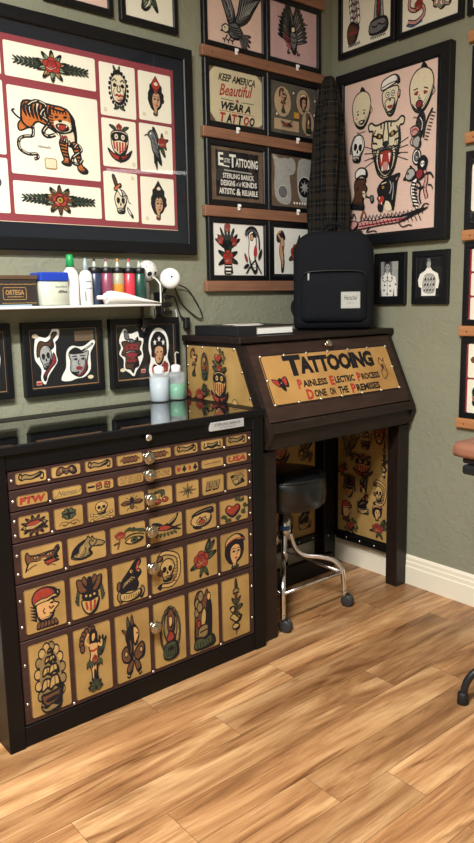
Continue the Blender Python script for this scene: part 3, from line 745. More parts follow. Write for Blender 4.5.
def dice(a):
    scribble(a, -90, -40, 0, 8); 
    for x, r in ((-10, 12), (52, -8)):
        with a.at(x, 0, 1, r): a.rect('brown', -20, -16, 20, 16, 4, 4); a.rect('red', -20, 2, 20, 16, 3, 3); a.c('cream', -8, -6, 4); a.c('cream', 8, -6, 4); a.c('cream', 0, 9, 3)
def scroll(a, k=0):
    if k % 4 == 0:
        a.o('gold', '-60 8 -40 16 0 8 40 14 62 18 66 6 40 -2 0 -8 -40 -4 -62 -8', 5); a.l('black', 8, '-62 -8 -80 4 -70 20 -56 12'); a.l('black', 8, '60 18 80 8 74 -12 56 -8')
    elif k % 4 == 1:
        a.o('rust', '-70 -10 -60 14 -30 20 0 10 30 20 60 14 72 -10 50 -16 20 -6 0 -14 -20 -6 -50 -16', 5); a.c('gold', -36, 6, 8); a.c('gold', 36, 6, 8); a.c('gold', 0, 0, 8); scribble(a, -30, 30, -2, 6, 'black', 4, 6)
    elif k % 4 == 2:
        for x in (-42, -14, 14, 42): a.c('rust', x, 0, 17, 14, 5)
        a.l('brown', 8, '-78 -4 -50 8 0 -4 50 8 78 -4')
    else:
        a.l('black', 9, '-70 14 -76 -12 -40 -8 0 -16 40 -8 74 -14 70 14'); a.o('gold', '-44 -2 0 -8 46 -2 46 12 0 6 -44 12', 4)
def star_lady(a):
    a.o('black', '-56 10 -60 50 -30 86 14 90 52 66 60 24 50 -10 -50 -14', 5)
    for x, y in ((-30, 48), (4, 62), (36, 46)): star(a, x, y, 15, 'white')
    a.o('skin', '-34 20 0 34 36 20 34 -24 14 -46 -12 -46 -32 -24', 5); a.f('black', '-22 4 -12 10 -4 4'); a.f('black', '8 4 18 10 26 4'); a.f('red', '-8 -22 2 -18 12 -22 2 -30'); a.c('red', -28, -6, 8); a.c('red', 30, -6, 8)
    rose(a, 44, -60, 26, 'red'); a.f('red', '-60 -60 -40 -44 -10 -60 0 -90 -50 -92'); a.l('black', 7, '-50 -56 -30 -50 -20 -80'); scribble(a, -30, 20, -70, 16, 'black', 6, 5)
def demon(a):
    a.o('grey', '-20 84 -44 96 -48 70 -30 56 0 60 34 50 50 66 46 40 0 30', 5); a.o('brown', '-70 46 -30 50 0 40 40 48 74 44 56 14 72 -10 40 -20 50 -60 20 -70 6 -92 -14 -74 -48 -66 -44 -20 -74 -6 -56 20', 6)
    a.f('crimson', '-40 30 0 40 44 30 40 10 0 18 -38 10'); a.c('black', -18, 24, 6); a.c('black', 22, 24, 6); a.f('crimson', '-40 -6 -10 2 0 -4 14 2 42 -6 30 -18 0 -24 -30 -18')
    a.o('lightgrey', '-44 2 0 10 44 2 34 -4 0 4 -34 -4', 4); scribble(a, -34, 34, -46, 16, 'black', 7, 6); scribble(a, -34, 34, -40, 12, 'crimson', 6, 5)
def horned_skull(a):
    a.o('brown', '-60 40 -40 66 0 60 30 74 44 100 74 100 60 84 44 70 50 44 20 30 -20 30 -60 0', 6); skull(a, -6, 0, 50, 8, 'lightgrey'); a.o('crimson', '44 16 60 -20 20 -50 -10 -80 -20 -100 -30 -80 0 -50 30 -20', 6)
def warrior(a):
    a.o('lightgrey', '-60 50 -30 54 20 50 60 60 50 0 50 -40 10 -76 -30 -66 -54 -40 -50 10', 6); a.f('black', '-60 60 -20 84 20 64 20 50 -40 46'); a.l('black', 12, '20 60 60 80 92 100'); a.l('lightgrey', 6, '40 70 84 96')
    a.f('black', '-34 20 -10 26 -14 12'); a.f('black', '10 20 34 26 30 12'); a.l('black', 6, '-40 34 -10 36'); a.l('black', 6, '8 36 40 36'); a.l('black', 5, '0 16 -6 -8 8 -8'); a.f('crimson', '-20 -24 0 -18 20 -26 10 -40 -16 -38')
    scribble(a, -44, -4, -56, 10, 'black', 6, 5); a.l('black', 6, '40 20 34 -30 10 -60'); a.l('crimson', 7, '44 0 30 -50 -10 -70')
def sailor_pipe(a):
    a.o('brown', '-30 46 -44 20 -40 -20 -60 -60 -80 -70 -20 -76 20 -96 14 -60 20 -40 36 -34 30 -20 40 0 26 20 30 40', 6); a.o('white', '-34 50 -36 78 -4 94 34 80 38 50 0 60', 6); a.f('cream', '10 -10 26 -14 30 -40 14 -34'); a.l('black', 7, '28 -34 50 -40 66 -46'); a.o('grey', '60 -36 80 -38 80 -60 66 -64', 5)
    a.f('black', '12 18 26 24 26 14'); a.o('black', '-64 -62 -10 -66 16 -90 -30 -86 -80 -76', 4); a.c('black', -22, 4, 7); a.l('black', 4, '10 -20 24 -22')
def panther_head(a):
    a.o('black', '-50 10 -56 40 -30 70 10 84 40 92 80 96 64 60 56 0 44 -70 30 -50 10 -20 -20 -16 -46 -24', 5); a.o('red', '-56 -2 -20 6 -10 -16 -20 -40 -50 -38 -44 -20', 5); a.f('white', '-46 0 -40 0 -42 -14'); a.f('white', '-30 -38 -24 -36 -30 -22')
    a.c('yellow', -20, 44, 7); a.c('black', -20, 44, 3); a.l('cream', 4, '-30 60 0 66'); a.o('black', '-50 -38 -46 -62 -26 -70 -20 -42', 5); a.o('pink', '54 74 70 86 62 62', 4); a.f('cream', '-4 -24 20 -30 34 -64 10 -70 -8 -50')
    a.l('lightgrey', 5, '20 70 30 40 20 10'); a.l('lightgrey', 4, '40 60 42 20 36 -20')
def baby(a, cry=0):
    a.o('cream', '-56 -20 -62 30 -40 74 6 90 50 70 66 20 54 -40 20 -84 -20 -80 -46 -50', 5); a.f('black', '-10 88 0 110 16 104 30 84 10 92'); a.l('black', 4, '66 10 76 -10 60 -26')
    if cry:
        a.f('crimson', '-38 -8 -14 2 -18 -16'); a.f('crimson', '16 0 40 -8 20 -16'); a.o('crimson', '-20 -46 -4 -36 14 -46 8 -68 -12 -66', 5); a.l('black', 5, '-40 6 -16 12'); a.l('black', 5, '16 12 40 4'); a.l('black', 4, '-4 -14 -10 -28 4 -28')
    else:
        a.c('black', -22, -14, 6); a.c('black', 20, -14, 6); a.o('cream', '-16 -50 4 -46 24 -50 4 -62', 5); a.l('black', 4, '-32 -2 -14 2'); a.l('black', 4, '12 2 30 -2'); a.f('pink', '-40 -34 -30 -26 -24 -38')
    scribble(a, -30, 30, -104, 6, 'black', 4, 4)
def sailor_face(a):
    a.o('cream', '-46 30 -50 -20 -30 -60 -6 -90 24 -84 44 -40 54 0 46 40', 6); a.o('white', '-56 34 -60 60 -40 80 20 92 54 78 62 50 40 54 0 44', 6); a.l('black', 5, '-56 46 0 58 58 60'); a.o('pink', '52 10 66 16 62 -14 50 -14', 4)
    a.c('white', -18, 8, 12, 12, 4); a.c('white', 18, 10, 12, 12, 4); a.c('black', -16, 8, 5); a.c('black', 18, 10, 5); a.o('cream', '-34 -24 0 -10 32 -20 20 -66 -14 -70', 5); a.f('crimson', '-20 -44 4 -40 20 -46 0 -58'); a.c('black', 0, -18, 6)
def skull_small(a):
    skull(a, 0, 0, 88, -10, 'white'); 
    for k in range(7): a.c('grey', -80 + 4 * k * k * .3, -20 + 16 * k, 10, 8, 4)
def moto_cat(a):
    a.o('black', '-36 34 -20 84 14 100 34 76 30 40 12 6 -8 -14 -20 -30 -34 -20 -10 20', 4); a.l('white', 4, '-4 80 14 60 10 30'); a.o('pink', '-70 44 -34 52 -6 36 -20 12 -56 14', 5); a.l('crimson', 6, '-60 34 -30 40 -16 28')
    a.o('lightgrey', '-50 0 -10 12 10 -20 -10 -36 -44 -24', 5); a.c('white', -20, -68, 30, 30, 8); a.c('grey', -20, -68, 18, 18, 5); a.c('white', -20, -68, 7, 7, 3)
    a.l('black', 8, '0 -10 -10 -40 -20 -68'); a.l('black', 11, '24 0 44 60 84 104'); a.l('black', 5, '-56 10 -70 -10 -50 -24')
    for k in range(9): a.l('black', 4, [(30 + 6 * k, -6 + 12 * k), (56 + 6 * k, -12 + 12 * k)], sm=False)
def monkey_fight(a):
    a.l('black', 22, '26 60 50 20 40 -20 54 -60'); a.l('pink', 12, '26 60 50 20 40 -20 54 -60')
    a.l('black', 30, '-20 20 -36 -20 -24 -60 0 -92'); a.l('white', 20, '-20 20 -36 -20 -24 -60 0 -92')
    for k in range(8): a.l('black', 7, [(-44 + 1.5 * k, 8 - 13 * k), (-14 + 2.5 * k, 2 - 13 * k)])
    a.o('black', '-6 60 0 92 30 104 54 84 46 56 20 44', 5); a.o('white', '10 70 16 86 34 84 40 66 24 56', 4); a.c('black', 20, 74, 4); a.c('black', 32, 74, 4)
    a.o('crimson', '-16 36 4 56 26 48 30 24 0 14', 5); a.o('lightgrey', '-84 34 -62 62 -34 60 -14 36 -34 18 -66 18', 6); a.c('black', -66, 44, 6); a.l('black', 6, '-84 34 -96 24 -80 22'); a.l('black', 5, '-50 60 -54 74 -40 66')
    a.l('black', 9, '40 30 72 34 92 14'); a.l('black', 9, '-10 10 14 -6 8 -50 20 -80'); a.l('black', 6, '60 -10 80 -14 90 -30'); scribble(a, -10, 40, -20, 12, 'black', 5, 5)
def dragon(a):
    a.o('pink', [(-84, -10), (-60, 2), (-30, -2), (0, 4), (40, 2), (98, 18), (60, -2), (30, -14), (-10, -16), (-50, -20), (-80, -22)], 3)
    a.l('crimson', 5, '-70 -14 -40 -12 0 -9 40 -6')
    for k in range(16): a.l('black', 2.5, [(-66 + 9.5 * k, 0), (-62 + 9.5 * k, 16), (-56 + 9.5 * k, 3)], sm=False); a.l('black', 2, [(-64 + 9.5 * k, -3), (-60 + 9.5 * k, -15)])
    a.o('pink', '-104 -16 -96 0 -80 4 -72 -8 -82 -24', 3); a.l('black', 3, '-98 -22 -84 -32 -72 -26 -60 -30'); a.l('black', 3, '-40 -18 -50 -32 -32 -30 -24 -34'); a.l('black', 3, '30 -14 40 -28 54 -24 62 -28'); a.l('black', 3, '80 10 90 28 100 24')
    a.l('black', 3, '-92 2 -100 20 -88 14 -84 26 -78 10'); a.l('rust', 4, '-66 8 -58 30 -50 10')
def flower_vase(a):
    for k, t in enumerate((60, 80, 100, 120, 40, 140, 25, 155)): leaf(a, 0, 0, 95 - 5 * (k % 3), t, 'black' if k % 2 else 'darkgreen', 16)
    for x, y in ((-48, 34), (44, 30), (0, 84)): rose(a, x, y, 20, 'red')
    for k in range(8): leaf(a, 0, -34, 70, 20 + 46 * k, 'darkgreen' if k % 2 else 'black', 26)
    rose(a, 0, -34, 32, 'red'); a.o('white', '-24 -62 24 -62 18 -98 -18 -98', 6, sm=False); a.l('black', 9, '-22 -72 22 -72'); a.l('black', 8, '-18 -88 18 -88')
def heron_lady(a):
    a.l('black', 10, '-50 70 -20 88 20 84 44 50 48 0'); 
    for k in range(9): a.c('grey', -46 + 10 * k, 78 - (k - 4) ** 2, 8, 7, 4)
    a.o('white', '-30 60 -6 76 20 60 24 20 14 -30 30 -80 10 -96 -20 -60 -30 -10 -26 30', 5); a.f('black', '-10 60 10 72 24 50 10 50'); a.c('skin', -8, 50, 12, 14, 4)
    a.f('red', '10 10 24 20 30 -10 20 -30 4 -20'); a.l('black', 9, '-50 -96 -10 -60 20 -40'); a.l('black', 8, '60 -96 30 -60 10 -30'); leaf(a, -40, -50, 40, 120, 'red'); leaf(a, 40, -40, 50, 60, 'black'); leaf(a, -30, -60, 40, 200, 'black')
def dancer(a):
    a.o('black', '-40 40 -50 70 -20 92 10 90 30 60 10 50', 4); a.o('skin', '-10 60 10 60 20 30 10 -10 20 -50 10 -96 -6 -96 -10 -50 -26 -10 -20 30', 5); a.l('skin', 10, '-12 56 -40 80 -10 92'); a.l('black', 8, '4 10 16 -20 14 -60'); a.f('crimson', '-4 20 10 24 8 0'); a.f('black', '-10 -84 14 -84 12 -100 -8 -100')
def long_eagle_ship(a):
    a.l('lightgrey', 40, '-30 100 10 60 -20 30 10 0 -10 -40'); 
    for q in (-1, 1): 
        for k in range(9): a.c('white', q * 34 + 8 * sin(k), 90 - 16 * k, 14, 12, 5)
    for k in range(8): a.l('purple', 6, [(-30, 84 - 18 * k), (0, 76 - 18 * k), (30, 84 - 18 * k)])
    a.o('brown', '-70 -60 -30 -40 20 -50 50 -60 10 -92 -50 -96', 6); a.l('crimson', 7, '-50 -70 0 -66 30 -70'); scribble(a, -60, 60, -100, 6, 'grey', 5, 6)
def lighthouse(a):
    for q in (-1, 1): a.o('lightgrey', [(q * 10, 100), (q * 26, 20), (q * 44, -60), (q * 20, -60)], 6, sm=False)
    for k in range(10): a.l('grey', 5, [(-14 - k, 90 - 15 * k), (14 + k, 90 - 15 * k)])
    a.o('crimson', '-10 0 0 20 10 0 10 -50 -10 -50', 5); a.o('grey', '-70 -60 0 -54 70 -60 80 -86 0 -92 -80 -86', 6); a.l('black', 4, '-60 -70 -20 -74 0 -68 40 -74 66 -70'); scribble(a, -70, 60, -100, 6, 'grey', 4, 8)
def octopus(a):
    for k in range(7):
        t = radians(150 + 40 * k); a.l('black', 19, [(0, 0), (50 * cos(t), 44 * sin(t)), (84 * cos(t + .5), 70 * sin(t + .5)), (66 * cos(t + .9), 60 * sin(t + .9))]); a.l('pink', 9, [(0, 0), (50 * cos(t), 44 * sin(t)), (84 * cos(t + .5), 70 * sin(t + .5))])
    a.o('lightgrey', '-34 10 -30 60 0 84 30 60 34 10 0 -14', 6); a.c('black', -10, 34, 6); a.c('black', 12, 34, 6); a.f('crimson', '-14 14 0 20 14 14 0 4'); a.l('sage', 10, '-60 -40 -20 -60 20 -44')
def snake_coil(a):
    a.l('black', 24, '-60 -70 0 -84 60 -60 50 -20 0 -30 -50 -10 -40 40 0 50 40 30 50 70 20 90'); a.l('pink', 12, '-60 -70 0 -84 60 -60 50 -20 0 -30 -50 -10 -40 40 0 50 40 30 50 70 20 90'); rose(a, 20, -10, 30, 'red'); a.o('grey', '0 84 20 100 40 92 30 76', 5); a.l('blue', 9, '-70 -84 -20 -98 50 -86')
def long_roses(a, big='red'):
    for q in (-1, 1):
        a.l('black', 3, [(q * 10, 0), (q * 96, 0)])
        for k in range(6):
            for e in (-1, 1): leaf(a, q * (26 + 11 * k), 0, 25 - 1.5 * k, (0 if q > 0 else 180) + e * 36, 'darkgreen' if e > 0 else 'green', 26)
    for k in range(10): leaf(a, 0, 0, 42, 36 * k + 18, 'sage' if k % 2 else 'gold', 28)
    rose(a, 0, 2, 22, big)
def long_sun(a):
    long_roses(a, 'orange'); star(a, 0, 0, 40, 'brown', 8, .5); rose(a, 0, 0, 19, 'red'); a.c('yellow', 0, 0, 9, 9, 3); a.c('darkgreen', 0, 0, 4)
def vine(a):
    for k in range(5): leaf(a, 0, 90 - 36 * k, 60, 230, 'sage'); leaf(a, 0, 90 - 36 * k, 60, -50, 'green')
    a.l('black', 9, '0 110 -8 60 20 20 -10 -20 10 -60 0 -90 -30 -100 -30 -70 -6 -76'); a.l('sage', 4, '0 110 -8 60 20 20 -10 -20 10 -60 0 -90')
def man_photo(a, back=False):
    a.f('black' if back else 'grey', rrect(-100, -100, 100, 100, 1), False)
    if not back:
        a.f('lightgrey', rrect(-100, -60, -40, 100, 1), False); a.f('lightgrey', rrect(45, -60, 100, 100, 1), False)
        a.f('white', [(-22, 34), (22, 34), (34, 18), (76, 8), (90, -30), (96, -100), (70, -100), (64, -50), (54, -100), (-54, -100), (-64, -50), (-70, -100), (-96, -100), (-90, -30), (-76, 8), (-34, 18)], False)
        a.f('lightgrey', rrect(-13, 24, 13, 52, 4), False); a.c('lightgrey', 0, 64, 21, 26); a.f('black', '-23 62 -26 84 -10 98 10 98 26 84 23 62 17 76 0 80 -17 76')
        for x in (-9, 9): a.c('black', x, 66, 5, 3)
        a.l('black', 4, '-7 48 0 46 7 48'); a.l('grey', 5, '-50 -6 -26 -20 -2 -8 2 -8 26 -20 50 -6'); a.l('grey', 4, '0 20 0 -90')
        for x, y in ((-46, 4), (44, 2), (-26, -38), (26, -42), (-32, -66), (32, -70), (0, -88), (-82, -30), (82, -34), (0, 4)): a.c('grey', x, y, 8, 6); a.l('black', 3, [(x - 8, y), (x, y + 5), (x + 8, y - 3)])
    else:
        a.f('white', [(-16, 50), (14, 50), (30, 34), (80, 16), (94, -24), (84, -62), (66, -60), (62, -100), (-62, -100), (-64, -60), (-88, -50), (-96, -16), (-78, 16), (-32, 34)], False)
        a.c('lightgrey', -2, 68, 18, 24); a.f('grey', '-20 70 -14 94 8 96 17 74 0 84')
        a.f('lightgrey', '-44 -80 -54 -24 -30 14 30 16 62 -10 58 -60 40 -88')
        for k in range(12): a.c('black' if k % 3 else 'grey', -36 + 25 * (k % 4) + 4 * (k // 4), -66 + 28 * (k // 4), 8, 10); a.l('white', 4, [(-46 + 25 * (k % 4), -66 + 28 * (k // 4)), (-28 + 25 * (k % 4), -56 + 28 * (k // 4))])
def panther_flash(a):
    a.o('black', '-60 20 -30 60 0 40 40 50 70 80 60 30 70 -20 30 -50 0 -90 -20 -40 -50 -30', 5); a.f('crimson', '-20 10 10 14 0 -10'); a.c('yellow', 10, 30, 6)

# ================================================================ the setting
def structure(o): o['kind'] = 'structure'; return o
def build_floor():
    b = B(); rnd = random.Random(3)
    fixed = {0: -1.56, 2: -1.43, 3: -2.037, 4: -1.818, 5: -1.424, 6: -1.222}
    cols = []; Wd = .1425
    for k in range(-5, 36):
        y1 = -(.5075 + Wd * k); y0 = y1 - Wd
        if y0 < -5.5: y0 = -5.5
        if y1 > 0: y1 = 0
        if y1 <= y0: continue
        x = fixed.get(k, -1.0 - rnd.random() * 1.2)
        x -= 1.22 * 6
        while x < 0:
            xa, xb = max(x, -6), min(x + 1.22, 0); x += 1.22
            if xb <= xa: continue
            g = .0006
            b.add([(xa + g, y0 + g, 0), (xb - g, y0 + g, 0), (xb - g, y1 - g, 0), (xa + g, y1 - g, 0)], [(0, 1, 2, 3)], 'plank_wood')
            c = (rnd.random(), rnd.random(), rnd.random(), 1); cols += [c] * 4
    b.add([(-6, -5.5, -.0015), (0, -5.5, -.0015), (0, 0, -.0015), (-6, 0, -.0015)], [(0, 1, 2, 3)], 'brown'); cols += [(0, 0, 0, 1)] * 4
    o = b.build('floor', fix=False); ca = o.data.color_attributes.new('plank', 'FLOAT_COLOR', 'POINT')
    for i, c in enumerate(cols): ca.data[i].color = c
    structure(o)
build_floor()
def slab(name, x0, x1, y0, y1, z0, z1, m):
    b = B(); b.box(x0, x1, y0, y1, z0, z1, m); return structure(b.build(name))
slab('wall_left', -6, .1, 0, .1, 0, 3, 'sage_plaster')
slab('wall_right', 0, .1, -5.6, 0, 0, 3, 'sage_plaster')
slab('wall_front', -6.1, -6, -5.6, .1, 0, 3, 'sage_plaster')
slab('wall_back', -6, 0, -5.6, -5.5, 0, 3, 'sage_plaster')
slab('ceiling', -6.1, .1, -5.6, .1, 3, 3.05, 'ceiling_paint')
prof = [(0, 0), (.014, 0), (.014, .088), (.0105, .094), (.0105, .112), (.007, .118), (.007, .134), (.003, .141), (0, .147)]
b = B(); b.prism([(-6, -d, z) for d, z in prof], (5.999, 0, 0), 'cream_trim'); structure(b.build('baseboard_left'))
b = B(); b.prism([(-d, -5.5, z) for d, z in prof], (0, 5.487, 0), 'cream_trim'); structure(b.build('baseboard_right'))

# ================================================================ things on the walls
def on_wall(wall, u, z): return ((u, 0, z), 0) if wall == 'L' else ((0, -u, z), -pi / 2)

def ring(b, x0, x1, z0, z1, w, depth, m, back=0):
    loops = [(0, back), (0, depth - .003), (.003, depth), (w - .004, depth), (w, depth - .004), (w, back + .004)]
    vs = []; fs = []
    for i, (s_, d) in enumerate(loops):
        vs += [(x0 + s_, -d, z0 + s_), (x1 - s_, -d, z0 + s_), (x1 - s_, -d, z1 - s_), (x0 + s_, -d, z1 - s_)]
    for i in range(len(loops) - 1):
        for k in range(4): fs.append((i * 4 + k, i * 4 + (k + 1) % 4, (i + 1) * 4 + (k + 1) % 4, (i + 1) * 4 + k))
    fs += [(20, 21, 22, 23)]
    b.add(vs, fs, m)

class Frame:
    """a picture frame hung on a wall; u runs to the viewer's right along the wall"""
    def __init__(s, label, wall, u0, u1, z0, z1, w, group=None, depth=.022, cat='picture frame', m='black_frame'):
        s.uc = (u0 + u1) / 2; s.z0 = z0; s.depth = depth; s.wall = wall
        loc, rz = on_wall(wall, s.uc, z0)
        s.t = thing('framed_picture', label, cat, loc, rz, group)
        b = B(); ring(b, u0 - s.uc, u1 - s.uc, 0, z1 - z0, w, depth, m); b.build('frame', s.t, fix=False)
        s.inner = (u0 - s.uc + w, u1 - s.uc - w, w, z1 - z0 - w)
    def sheet(s, name, u0, u1, z0, z1, m, d, draw=None, r=0, pts=None):
        """a flat sheet standing d behind the frame's face; draw(ink) in metres centred on the sheet"""
        b = B(); y = -(s.depth - d); cx, cz = (u0 + u1) / 2 - s.uc, (z0 + z1) / 2 - s.z0
        P = Ink.pts(pts) if pts else rrect(u0 - s.uc - cx, z0 - s.z0 - cz, u1 - s.uc - cx, z1 - s.z0 - cz, r)
        n = len(P); t = .0012
        b.add([(p.x + cx, y, p.y + cz) for p in P] + [(p.x + cx, y + t, p.y + cz) for p in P],
              [tuple(range(n)), tuple(range(n, 2 * n))[::-1]] + [((i + 1) % n, i, i + n, (i + 1) % n + n) for i in range(n)], m)
        if draw:
            a = Ink(b, lambda x, z, h: (x + cx, y - h, z + cz)); draw(a)
        return b.build(name, s.t, fix=False)
    def glass(s):
        x0, x1, z0, z1 = s.inner; y = -(s.depth - .005)
        b = B(); b.add([(x0, y, z0), (x1, y, z0), (x1, y, z1), (x0, y, z1)], [(0, 1, 2, 3)], 'glass_pane'); b.build('glass', s.t, fix=False)

def fit(fn, sx, sy=None, x=0, y=0, rot=0):
    """draw a motif of +-100 units at half sizes sx, sy (metres)"""
    def d(a):
        with a.at(x, y, 1, rot, sx / 100, (sy or sx) / 100): fn(a)
    return d
def many(*fs):
    def d(a):
        for f in fs: f(a)
    return d
def tick(x, y, r=.006): return lambda a: a.rect('cream', x - r, y - r, x + r, y + r, .002, .0008, 'gold')

# --- the large frame of nine flash sheets
f = Frame('large dark frame with tiger and eight smaller tattoo sheets on red board', 'L', -2.44, -.880, 1.591, 2.415, .045, depth=.035)
f.sheet('mat_board', -2.40, -.92, 1.63, 2.37, 'navy_mat', .012)
f.sheet('backing_board', -2.36, -.974, 1.690, 2.322, 'red_board', .0105)
f.sheet('backing_board_edge', -2.36, -.9725, 1.6885, 1.6905, 'cream', .0095)
cards = [(-1.689, -1.333, 2.184, 2.300, fit(long_roses, .155, .13)), (-1.687, -1.331, 1.857, 2.155, fit(tiger, .185, .158, -.006, 0)), (-1.686, -1.334, 1.717, 1.833, fit(long_sun, .155, .13)),
         (-1.316, -1.158, 2.106, 2.297, many(fit(clown, .062, .078, .003, .006), tick(-.06, -.075))), (-1.143, -.989, 2.112, 2.296, many(fit(pompadour, .055, .072, .004, .006), tick(-.055, -.07))),
         (-1.316, -1.163, 1.918, 2.096, many(fit(shield_anchor, .062, .074), tick(.06, -.072))), (-1.147, -.990, 1.914, 2.099, many(fit(bird_rose, .066, .074), tick(.05, .07))),
         (-1.319, -1.166, 1.713, 1.899, many(fit(skull_dagger, .062, .08), tick(.055, .075))), (-1.151, -.989, 1.708, 1.894, many(fit(pompadour, .055, .074, .004, .004), tick(-.055, -.07)))]
cards[-1] = (-1.151, -.989, 1.708, 1.894, many(fit(lambda a: pompadour(a, 'black'), .055, .074, .004, .004), tick(-.055, -.07)))
for u0, u1, z0, z1, d in cards: f.sheet('flash_card', u0, u1, z0, z1, 'flash_paper', .009, d, .006)
for z0, z1, fn in ((2.184, 2.300, dagger), (1.917, 2.165, rose_big), (1.717, 1.905, horse)):
    f.sheet('flash_card', -1.87, -1.702, z0, z1, 'flash_paper', .009, fit(fn, .06, (z1 - z0) * .42), .006)
for z0, z1, fn in ((2.184, 2.300, swallow), (1.917, 2.165, ship), (1.717, 1.905, dagger)):
    f.sheet('flash_card', -2.06, -1.885, z0, z1, 'flash_paper', .009, fit(fn, .06, (z1 - z0) * .42), .006)
f.glass()

# --- two frames above it
f = Frame('black frame cut by the top edge above the tiger frame, left one', 'L', -1.52, -1.236, 2.470, 2.85, .024, 'frames above the tiger frame')
f.sheet('print', -1.50, -1.256, 2.49, 2.83, 'pink_paper', .008, fit(ship, .1, .13, 0, .01)); f.glass()
f = Frame('black frame cut by the top edge above the tiger frame, with green vine sheet', 'L', -1.204, -.934, 2.467, 2.85, .024, 'frames above the tiger frame')
f.sheet('print', -1.182, -.954, 2.489, 2.83, 'flash_paper', .008, fit(vine, .1, .15, 0, .02)); f.glass()

# --- ledges of the gallery
def ledge(label, wall, u0, u1, z0, z1, m, hooks, group, screws):
    loc, rz = on_wall(wall, (u0 + u1) / 2, z0); t = thing('picture_ledge', label, 'picture ledge', loc, rz, group)
    hw = (u1 - u0) / 2; h = z1 - z0; b = B()
    b.box(-hw, hw, -.026, 0, 0, h, m, .0025); b.build('board', t)
    for x in screws:
        b = B(); b.lathe([(.004, 0), (.0035, .0012), (0.0005, .0015)], 'rust', 10, Matrix.Translation((x - (u0 + u1) / 2, -.026, h * .45)) @ Matrix.Rotation(pi / 2, 4, 'X')); b.build('screw', t)
    for x in hooks:
        b = B(); X = x - (u0 + u1) / 2
        b.box(X - .008, X + .008, -.0285, -.026, h * .72, h + .014, 'white_plastic', .001); b.lathe([(.007, 0), (.0075, .004), (.004, .008), (.001, .0085)], 'white_plastic', 12, Matrix.Translation((X + .003, -.0285, h + .006)) @ Matrix.Rotation(pi / 2, 4, 'X'))
        b.box(X - .005, X + .001, -.036, -.0285, h * .7, h * .8, 'white_plastic', .001); b.build('clip', t)
G = 'wooden ledges of the left wall gallery'
ledge('topmost wooden ledge of the gallery, cut by the top of the photo', 'L', -.822, -.078, 2.744, 2.786, 'ledge_wood', [-.265], G, [])
ledge('wooden ledge between the eagle frames and the keep america frame', 'L', -.820, -.077, 2.413, 2.456, 'ledge_wood', [-.635, -.265], G, [-.77, -.45])
ledge('wooden ledge between the keep america frame and the electric tattooing sign', 'L', -.824, -.077, 2.088, 2.132, 'ledge_wood', [-.635, -.265], G, [])
ledge('wooden ledge between the electric tattooing sign and the flower vase sheet', 'L', -.825, -.077, 1.759, 1.805, 'ledge_wood', [-.635, -.265], G, [])
ledge('lowest wooden ledge of the gallery, under the flower vase sheet', 'L', -.828, -.077, 1.434, 1.481, 'ledge_wood', [], G, [])

# --- gallery frames, two to a ledge
C1 = (-.806, -.452); C2 = (-.450, -.098); GG = 'black frames standing on the gallery ledges'
def eagle_sheet(a):
    with a.at(-.01, .02, 1, -8, .0013, .0013): eagle(a)
f = Frame('black frame with large grey eagle on pink paper', 'L', *C1, 2.457, 2.742, .024, GG)
f.sheet('print', -.784, -.475, 2.478, 2.722, 'pink_paper', .008, fit(eagle, .125, .13, -.01, -.03)); f.glass()
f = Frame('black frame with small grey spread winged eagle, beside the large eagle', 'L', *C2, 2.457, 2.742, .024, GG)
f.sheet('print', -.428, -.125, 2.481, 2.722, 'rose_paper', .008, fit(eagle_flag, .12, .105, -.005, .0)); f.glass()
def keep(a):
    a.f('aged_paper', [(-.115, -.113), (.128, -.104), (.15, -.09), (.15, .086), (.115, .113), (-.122, .113), (-.15, .085), (-.15, -.075)], False)
    a.text('KEEP AMERICA', -.102, .060, .108, .092, 'black', .035, .35)
    with a.at(0, 0, 1, 4): a.text('Beautiful', -.098, .006, .098, .055, 'red', .02, .45)
    a.l('black', .003, [(-.09, -.012), (-.02, -.014)], sm=False); a.l('black', .003, [(.025, -.014), (.098, -.012)], sm=False); star(a, .003, -.012, .012, 'crimson')
    a.text('WEAR A', -.088, -.056, .08, -.022, 'black', .045, .3); a.l('red', .0025, [(-.10, -.061), (.10, -.061)], sm=False)
    x = -.096
    for ch, c in zip('TATTOO', ('red', 'black', 'red', 'black', 'red', 'black')):
        a.text(ch, x, -.108, x + .032, -.068, c, .05, .25); x += .0335
f = Frame('black frame reading keep america beautiful wear a tattoo', 'L', *C1, 2.133, 2.408, .026, GG)
f.sheet('print', -.780, -.474, 2.155, 2.384, 'board_brown', .008, keep); f.glass()
def ovals(a):
    a.c('tan_paper', -.075, .03, .055, .068, .002, 'black'); a.c('tan_paper', .058, .045, .046, .058, .002, 'black'); a.c('tan_paper', .09, -.045, .042, .058, .002, 'black')
    a.rect('tan_paper', -.13, -.095, .03, -.045, .002, .0015)
    fit(pinup, .035, .055, -.075, .03)(a); fit(lady_hat, .035, .042, .058, .045)(a); fit(couple, .028, .045, .09, -.045)(a); fit(swallow, .045, .02, -.055, -.068)(a)
    a.rect('yellow', -.01, -.035, .025, -.008); 
    for p in ((-.012, .075), (-.12, -.03), (.13, .06), (.125, -.005)): a.c('white', *p, .005)
f = Frame('black frame with oval vignettes on dark board beside keep america', 'L', *C2, 2.133, 2.408, .024, GG)
f.sheet('print', -.425, -.122, 2.154, 2.382, 'grey_mat', .008, ovals); f.glass()
